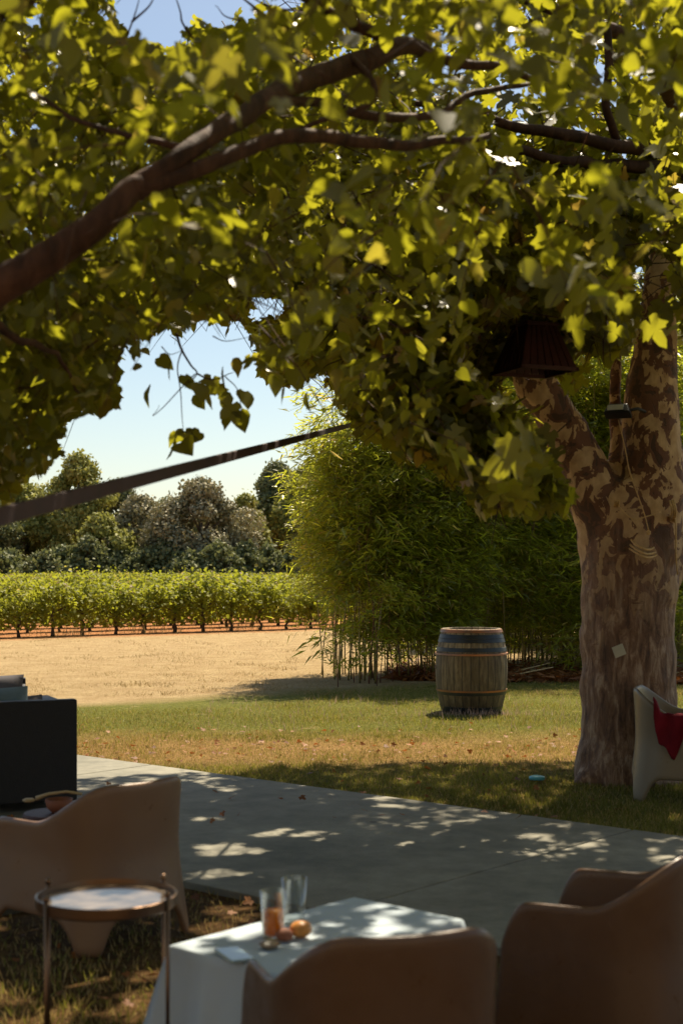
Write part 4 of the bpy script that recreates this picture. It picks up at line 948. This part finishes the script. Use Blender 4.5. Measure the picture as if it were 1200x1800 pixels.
# cloth: top + wavy skirt
mb = MB(); per = []; cr = .012
def rect(t_):   # perimeter param 0..4 -> point, outward normal
    k = int(t_) % 4; f = t_ - int(t_); c = [(-la / 2, -lb / 2), (la / 2, -lb / 2), (la / 2, lb / 2), (-la / 2, lb / 2)]; a, b = c[k], c[(k + 1) % 4]
    return (a[0] + (b[0] - a[0]) * f, a[1] + (b[1] - a[1]) * f)
NT = 160; rows = [0, .004, .03, .09, .16, .23, .29]
nrm_side = [(0, -1), (1, 0), (0, 1), (-1, 0)]
for r, dz in enumerate(rows):
    for i in range(NT):
        t_ = 4 * i / NT; k = int(t_) % 4; f = t_ - int(t_); x, y = rect(t_); nx_, ny_ = nrm_side[k]; w_ = abs(f - .5) * 2
        cnr = max(0, (w_ - .62) / .38) ** 2; d1 = nrm_side[(k + 1) % 4] if f > .5 else nrm_side[(k - 1) % 4]
        nx_, ny_ = nx_ + d1[0] * cnr, ny_ + d1[1] * cnr
        g_ = min(1, dz / .29); o1 = (.006 if r > 0 else 0) + g_ * (.02 + .055 * cnr + .014 * math.sin(t_ * 9.5 + 1.3) * (1 - cnr) + .006 * math.sin(t_ * 23))
        mb.v.append((x + nx_ * o1, y + ny_ * o1, TZ - dz + (.0 if r else 0) - g_ * .03 * cnr))
ctr = len(mb.v); NI = 5
for q in range(1, NI):
    for i in range(NT): x, y = rect(4 * i / NT); s_ = 1 - q / NI; mb.v.append((x * s_, y * s_, TZ + .002 + .0012 * math.sin(x * 30) * math.sin(y * 27)))
mb.v.append((0, 0, TZ + .002)); last = len(mb.v) - 1
for r in range(len(rows) - 1):
    for i in range(NT): a = r * NT + i; b = r * NT + (i + 1) % NT; mb.f.append((a, a + NT, b + NT, b)); mb.m.append(0)
prev = 0
for q in range(1, NI):
    cur = ctr + (q - 1) * NT
    for i in range(NT): mb.f.append((prev + i, prev + (i + 1) % NT, cur + (i + 1) % NT, cur + i)); mb.m.append(0)
    prev = cur
for i in range(NT): mb.f.append((prev + i, prev + (i + 1) % NT, last)); mb.m.append(0)
o = mb.build('tablecloth', M['cloth'], smooth=True); o.location = tb.location; o.rotation_euler = tb.rotation_euler
tag(o, 'white tablecloth dappled with sunlight, hanging over the low table', 'tablecloth')
CT = TZ + .005
def tumbler(px, py, label, juice, h=.145, r=.041):
    g = G(px, py, CT); t = thing('glass_tumbler', label, 'glass', (g.x, g.y, CT), 0, 'glasses on the white tablecloth')
    mb = MB(); mb.lathe([(.002, 0), (r * .80, 0), (r * .84, .01), (r, h), (r - .0022, h), (r * .84 - .003, .012), (.002, .010)], n=36, cap=False)
    mb.build('tumbler_wall', M['glass'], t, smooth=True)
    if juice: mb = MB(); mb.lathe([(.001, .0125), (r * .84 - .004, .0125), (r * .90 - .004, juice), (.001, juice)], n=32, cap=False); mb.build('juice', M['juice'], t, smooth=True)
tumbler(480, 1648, 'clear glass tumbler half full of orange juice', .085)
tumbler(517, 1622, 'empty clear glass tumbler behind the one with orange juice', 0)
def roll(px, py, label, r, fl=.72, dark=False):
    g = G(px, py, CT); mb = MB(); prof = [(r * math.sin(a), r * fl * (1 - math.cos(a))) for a in np.linspace(.05, math.pi - .05, 14)]
    mb.lathe(prof, n=28); o = mb.build('bread_roll', M['bread'] if not dark else M['terracotta'], smooth=True); o.location = (g.x, g.y, CT); o.rotation_euler = (0, 0, .4)
    for v in o.data.vertices: v.co *= 1 + .06 * noise.noise(v.co * 30)
    tag(o, label, 'bread roll', 'bread rolls on the white tablecloth')
roll(528, 1648, 'glossy golden bread roll right of the glass of juice', .036)
roll(500, 1654, 'dark brown bread roll in front of the glass of juice', .028, .7, True)
g = G(412, 1682, CT); mb = MB(); mb.box((0, 0, .006), (.075, .15, .010)); o = mb.build('phone', M['phone'], bevel=.004); o.location = (g.x, g.y, CT); o.rotation_euler = (0, 0, math.radians(25))
tag(o, 'slim grey phone lying at the near edge of the tablecloth', 'phone')
g = G(474, 1666, CT); mb = MB(); mb.lathe([(.001, .003), (.02, .003), (.032, .012), (.034, .012), (.022, 0), (.001, 0)], n=24, cap=False); o = mb.build('saucer', M['cream'], smooth=True); o.location = (g.x, g.y, CT)
tag(o, 'tiny pale saucer between the phone and the bread rolls', 'saucer')

# ------------------------------------------------------------------ round tray table
g = G(188, 1582, .60); R_T = .212
tr = thing('tray_table', 'round metal tray table on thin legs before the left chair', 'table', (g.x, g.y, 0), math.radians(10))
mb = MB(); mb.lathe([(.001, .585), (R_T - .005, .585), (R_T, .590), (R_T, .618), (R_T - .006, .620), (R_T - .007, .602), (.001, .602)], n=64, cap=False); mb.build('tray', M['metal'], tr, smooth=False)
mb = MB(); mb.lathe([(.001, .6035), (R_T - .012, .6035)], n=64, cap=False); mb.build('mirror_top', M['trayglass'], tr)
for a in (35, 145, 215, 325):
    c, s_ = math.cos(math.radians(a)), math.sin(math.radians(a)); mb = MB()
    x, y = c * (R_T + .003), s_ * (R_T + .003); mb.tube([(x, y, 0), (x, y, .632)], .006, 8)
    mb.lathe([(.001, -.011), (.009, -.006), (.011, 0), (.009, .007), (.001, .011)], (x, y, .636), 10); mb.build('leg', M['metal'], tr, smooth=True)

# ------------------------------------------------------------------ sofa and the things by it
c0 = Vector((-1.72, 9.28, 0)); dr = Vector((-.80, -.36, 0)).normalized(); dp = Vector((-.36, .93, 0)).normalized(); dp = Vector((dr.y, -dr.x, 0)); dp = dp if dp.y > 0 else -dp
sofa = thing('garden_sofa', 'dark wicker garden sofa seen from behind at the left edge', 'sofa', c0, math.atan2(-dr.y, -dr.x))
# local x: towards the near right corner (0), extends to -x; local y away from the viewer
mb = MB(); mb.box((-.9, .04, .42), (1.8, .08, .66)); mb.build('back_panel', M['wicker'], sofa, bevel=.012)
mb = MB(); mb.box((-.085, .46, .40), (.17, .755, .62)); mb.build('armrest', M['wicker'], sofa, bevel=.012)
mb = MB(); mb.box((-1.715, .46, .40), (.17, .755, .62)); mb.build('armrest', M['wicker'], sofa, bevel=.012)
mb = MB(); mb.box((-.9, .46, .20), (1.455, .75, .22)); mb.build('base', M['wicker'], sofa, bevel=.01)
for x in (-.05, -1.75):
    for y in (.06, .8): mb = MB(); mb.box((x, y, .045), (.05, .05, .088)); mb.build('foot', M['black'], sofa)
mb = MB(); mb.box((-.9, .47, .38), (1.44, .74, .13)); mb.build('seat_cushion', M['pillow_grey'], sofa, bevel=.03)
def pillow(loc, dims, rz, tilt, mat, label):
    mb = MB(); n = 12; 
    for s_ in (1, -1):
        for i in range(n + 1):
            for j in range(n + 1):
                u, v = i / n * 2 - 1, j / n * 2 - 1; k = (1 - abs(u) ** 3) ** .6 * (1 - abs(v) ** 3) ** .6 if abs(u) < 1 and abs(v) < 1 else 0
                mb.v.append((u * dims[0] / 2 * (1 - .08 * (1 - abs(v))), s_ * (k * dims[1] / 2 + .004) + .01 * noise.noise(Vector((u * 2, v * 2, s_))), v * dims[2] / 2 * (1 - .08 * (1 - abs(u)))))
    m1 = (n + 1) ** 2
    for q in (0, m1):
        for i in range(n):
            for j in range(n): a = q + i * (n + 1) + j; mb.f.append((a, a + 1, a + n + 2, a + n + 1)); mb.m.append(0)
    o = mb.build('scatter_pillow', mat, smooth=True); o.location = loc; o.rotation_euler = (tilt, 0, rz); tag(o, label, 'pillow', 'pillows on the garden sofa'); return o
rzs = math.atan2(-dr.y, -dr.x)
def SL(x, y, z): q = sofa.matrix_basis @ Vector((x, y, z)); return q
sofa.matrix_basis = Matrix.Translation(c0) @ Matrix.Rotation(rzs, 4, 'Z')
pillow(SL(-.52, .22, .63), (.52, .16, .42), rzs, math.radians(-24), M['pillow_grey'], 'blue grey pillow lying against the back of the dark sofa')
pillow(SL(-.66, .13, .62), (.34, .10, .34), rzs, math.radians(-10), M['pillow_rust'], 'rust coloured pillow tucked between the sofa back and the grey pillow')
pillow(SL(-.30, .26, .60), (.34, .14, .36), rzs + .2, math.radians(-30), M['pillow_dark'], 'small dark striped pillow nearest the sofa corner')
# second, farther seat of the set
c1 = P(44, 1187, 11.6); c1.z = 0
s2 = thing('garden_armchair', 'second dark wicker seat standing behind the garden sofa', 'armchair', c1, math.radians(12))
for nm, c, d in (('back_panel', (-.4, .85, .37), (.8, .08, .56)), ('armrest', (-.06, .44, .34), (.12, .735, .52)), ('armrest', (-.74, .44, .34), (.12, .735, .52)), ('base', (-.4, .44, .2), (.555, .73, .22))):
    mb = MB(); mb.box(c, d); mb.build(nm, M['wicker'], s2, bevel=.01)
mb = MB(); mb.box((-.4, .44, .38), (.54, .70, .12)); mb.build('seat_cushion', M['pillow_dark'], s2, bevel=.03)
pl = pillow(c1 + Vector((-.32, .25, .55)), (.5, .16, .34), math.radians(10), math.radians(-15), M['pillow_dark'], 'dark striped pillow on the farther wicker seat')
# little stand with bowl and ladle
g = G(97, 1428, .40)
st = thing('side_stool', 'low dark stool behind the left chair carrying a bowl', 'stool', (g.x, g.y, 0))
mb = MB(); mb.lathe([(.001, .36), (.15, .36), (.155, .37), (.155, .39), (.15, .40), (.001, .40)], n=32, cap=False); mb.build('seat', M['darkwood'], st)
for a in (60, 180, 300): mb = MB(); c, s_ = math.cos(math.radians(a)), math.sin(math.radians(a)); mb.tube([(c * .15, s_ * .15, 0), (c * .11, s_ * .11, .36)], .014, 8); mb.build('leg', M['darkwood'], st, smooth=True)
mb = MB(); mb.lathe([(.001, 0), (.035, 0), (.06, .025), (.068, .065), (.064, .066), (.054, .03), (.001, .01)], n=28, cap=False); o = mb.build('bowl', M['terracotta'], smooth=True); o.location = (g.x + .02, g.y, .401)
tag(o, 'small terracotta bowl on the low stool', 'bowl')
mb = MB(); mb.tube([(.135, 0, .0), (.06, .0, .012), (-.03, 0, .0), (-.09, 0, -.022)], [.007, .007, .008, .012], 8)
mb.lathe([(.001, -.012), (.022, -.008), (.034, 0), (.022, .008), (.001, .011)], (-.125, 0, -.03), 18); o = mb.build('wooden_spoon', M['spoonwood'], smooth=True); o.location = (g.x - .0, g.y - .01, .492)
tag(o, 'long wooden spoon laid across the terracotta bowl', 'spoon')

# ------------------------------------------------------------------ strap / pole crossing the view
a0, a1 = P(-180, 955, 2.95), P(640, 741, 12.5)
d = (a1 - a0); pts = [a0 + d * t_ - Vector((0, 0, .10 * math.sin(math.pi * t_))) * 0 for t_ in np.linspace(0, 1, 12)]
mb = MB(); sidev = d.normalized().cross(Vector((0, 0, 1))).normalized(); upv = sidev.cross(d.normalized())
for i, q in enumerate(pts):
    t_ = i / 11; hw = .024 - .008 * t_; th = .006 + .004
    for sx, sy in ((-1, -1), (1, -1), (1, 1), (-1, 1)): mb.v.append(tuple(q + upv * hw * sy + sidev * th * sx))
for i in range(11):
    for k in range(4): mb.f.append((i * 4 + k, i * 4 + (k + 1) % 4, i * 4 + 4 + (k + 1) % 4, i * 4 + 4 + k)); mb.m.append(0)
mb.f += [(3, 2, 1, 0), (44, 45, 46, 47)]; mb.m += [0, 0]
tag(mb.build('wooden_pole', M['strap'], bevel=.003), 'long dark pole slanting across the sky from the left edge into the leaves', 'pole')

# ------------------------------------------------------------------ things on and under the plane tree
g = P(938, 655, 8.6)
ln = thing('hanging_lantern', 'dark slatted wooden shade hanging on a cord under the plane tree limb', 'lantern', g, math.radians(22))
def ring_box(w1, w2, z0, z1, t, mb):
    for k in range(4):
        a = k * math.pi / 2; c, s_ = math.cos(a), math.sin(a); h1, h2 = w1 / 2, w2 / 2
        P8 = [(-h1, -h1, z0), (h1, -h1, z0), (h1, -h1 + t, z0), (-h1, -h1 + t, z0), (-h2, -h2, z1), (h2, -h2, z1), (h2, -h2 + t, z1), (-h2, -h2 + t, z1)]
        mb.add([(x * c - y * s_, x * s_ + y * c, z) for x, y, z in P8], [(3, 2, 1, 0), (4, 5, 6, 7), (0, 1, 5, 4), (1, 2, 6, 5), (2, 3, 7, 6), (3, 0, 4, 7)])
mb = MB(); W1, W2, HH = .37, .20, .27
for k in range(4):
    a = k * math.pi / 2; c, s_ = math.cos(a), math.sin(a)
    for i in range(7):
        u0, u1 = (i + .08) / 7 * 2 - 1, (i + .92) / 7 * 2 - 1
        P8 = []
        for z, hw in ((.02, W1 / 2), (HH, W2 / 2)):
            for yy in (-hw, -hw + .012):
                P8 += [(u0 * hw, yy, z), (u1 * hw, yy, z)]
        idx = [(0, 1, 5, 4), (2, 6, 7, 3), (0, 4, 6, 2), (1, 3, 7, 5), (0, 2, 3, 1), (4, 5, 7, 6)]
        mb.add([(x * c - y * s_, x * s_ + y * c, z) for x, y, z in P8], idx)
mb.build('slats', M['darkwood'], ln)
mb = MB(); ring_box(W1 + .02, W1 + .02, -.004, .018, .02, mb); mb.build('lower_rim', M['darkwood'], ln)
mb = MB(); mb.box((0, 0, HH + .012), (W2 + .02, W2 + .02, .02)); mb.build('cap', M['darkwood'], ln, bevel=.004)
mb = MB(); mb.tube([(0, 0, HH + .02), (.004, 0, HH + .5), (0, .0, HH + .98)], .006, 6); mb.build('cord', M['paleRope'], ln, smooth=True)

g = P(1086, 722, 10.38)
fl = thing('floodlight', 'small black floodlight fixed to the right limb of the plane tree', 'floodlight', g, math.radians(-25))
mb = MB(); mb.box((0, 0, 0), (.20, .10, .085), taper=.7); o = mb.build('housing', M['black'], fl, bevel=.012); o.rotation_euler = (math.radians(-28), 0, 0)
mb = MB(); mb.box((-.01, -.055, -.006), (.12, .006, .045)); o = mb.build('lamp_glass', M['lamp_glass'], fl, bevel=.003); o.rotation_euler = (math.radians(-28), 0, 0)
mb = MB(); mb.tube([(.05, .03, 0), (.12, .10, .02), (.16, .16, 0)], .012, 8); mb.build('bracket', M['black'], fl, smooth=True)
mb = MB(); a, r = smooth_path([(P(1086, 738, 10.38) - g, .005), (P(1098, 790, 10.4) - g, .005), (P(1106, 830, 10.42) - g, .005), (P(1120, 870, 10.39) - g, .005), (P(1132, 905, 10.37) - g, .005), (P(1139, 932, 10.37) - g, .005)], 4); 
mb.tube([Matrix.Rotation(math.radians(25), 3, 'Z') @ q for q in a], r, 6); mb.lathe([(.001, -.02), (.016, -.014), (.018, .01), (.001, .02)], tuple(Matrix.Rotation(math.radians(25), 3, 'Z') @ (P(1139, 936, 10.37) - g)), 10)
mb.build('cable', M['rope'], fl, smooth=True)
# rope looped on the trunk
mb = MB()
for k, (dx, dy) in enumerate([(0, 0), (4, -8), (-3, 6)]):
    pts = [(1083 + dx, 880, 10.06), (1082 + dx, 910, 10.4), (1095 + dx, 945 + dy, 10.37), (1118, 966 + dy, 9.96), (1140, 974 + dy, 9.96), (1160 - dx, 962 + dy, 10.37), (1177 - dx, 930 + dy, 10.4), (1184 - dx, 900, 10.04), (1180 - dx, 880, 10.1)]
    a, r = smooth_path([(P(q[0], q[1], q[2] + .30), .008) for q in pts], 5); mb.tube(a, r, 6)
a, r = smooth_path([(P(1184, 895, 10.44), .006), (P(1187, 930, 10.4), .006), (P(1187, 975, 10.43), .006), (P(1190, 1010, 10.5), .006)], 4); mb.tube(a, r, 6)
a, r = smooth_path([(P(1082, 885, 10.46), .005), (P(1110, 912, 10.38), .005), (P(1135, 908, 10.37), .005), (P(1160, 900, 10.4), .005)], 4); mb.tube(a, r, 6)
tag(mb.build('rope_coil', M['rope'], smooth=True), 'thin tan rope looped in a coil against the plane tree trunk', 'rope')
g = P(1087, 1144, 10.42); mb = MB(); mb.box((0, 0, 0), (.085, .008, .085)); o = mb.build('paper_note', M['note'], bevel=.002); o.location = g; o.rotation_euler = (math.radians(8), math.radians(-22), 0)
tag(o, 'small pale paper note pinned to the plane tree trunk', 'note')
g = G(943, 1377); mb = MB(); mb.lathe([(.001, .026), (.045, .026), (.058, .020), (.06, .0), (.056, .0), (.001, .018)], n=32, cap=False); o = mb.build('flying_disc', M['blue'], smooth=True); o.location = (g.x, g.y, .03)
tag(o, 'small light blue plastic disc lying in the shaded grass', 'disc')

# unseen wall added behind the viewer to close off the sky there
hs = thing('sky_blocker', 'plain plastered wall added unseen behind the viewer to block sky light', 'sky_blocker', (0, -2.6, 0))
mb = MB(); mb.box((0, -.15, 1.7), (16, .3, 3.4)); mb.build('wall', M['plaster'], hs)
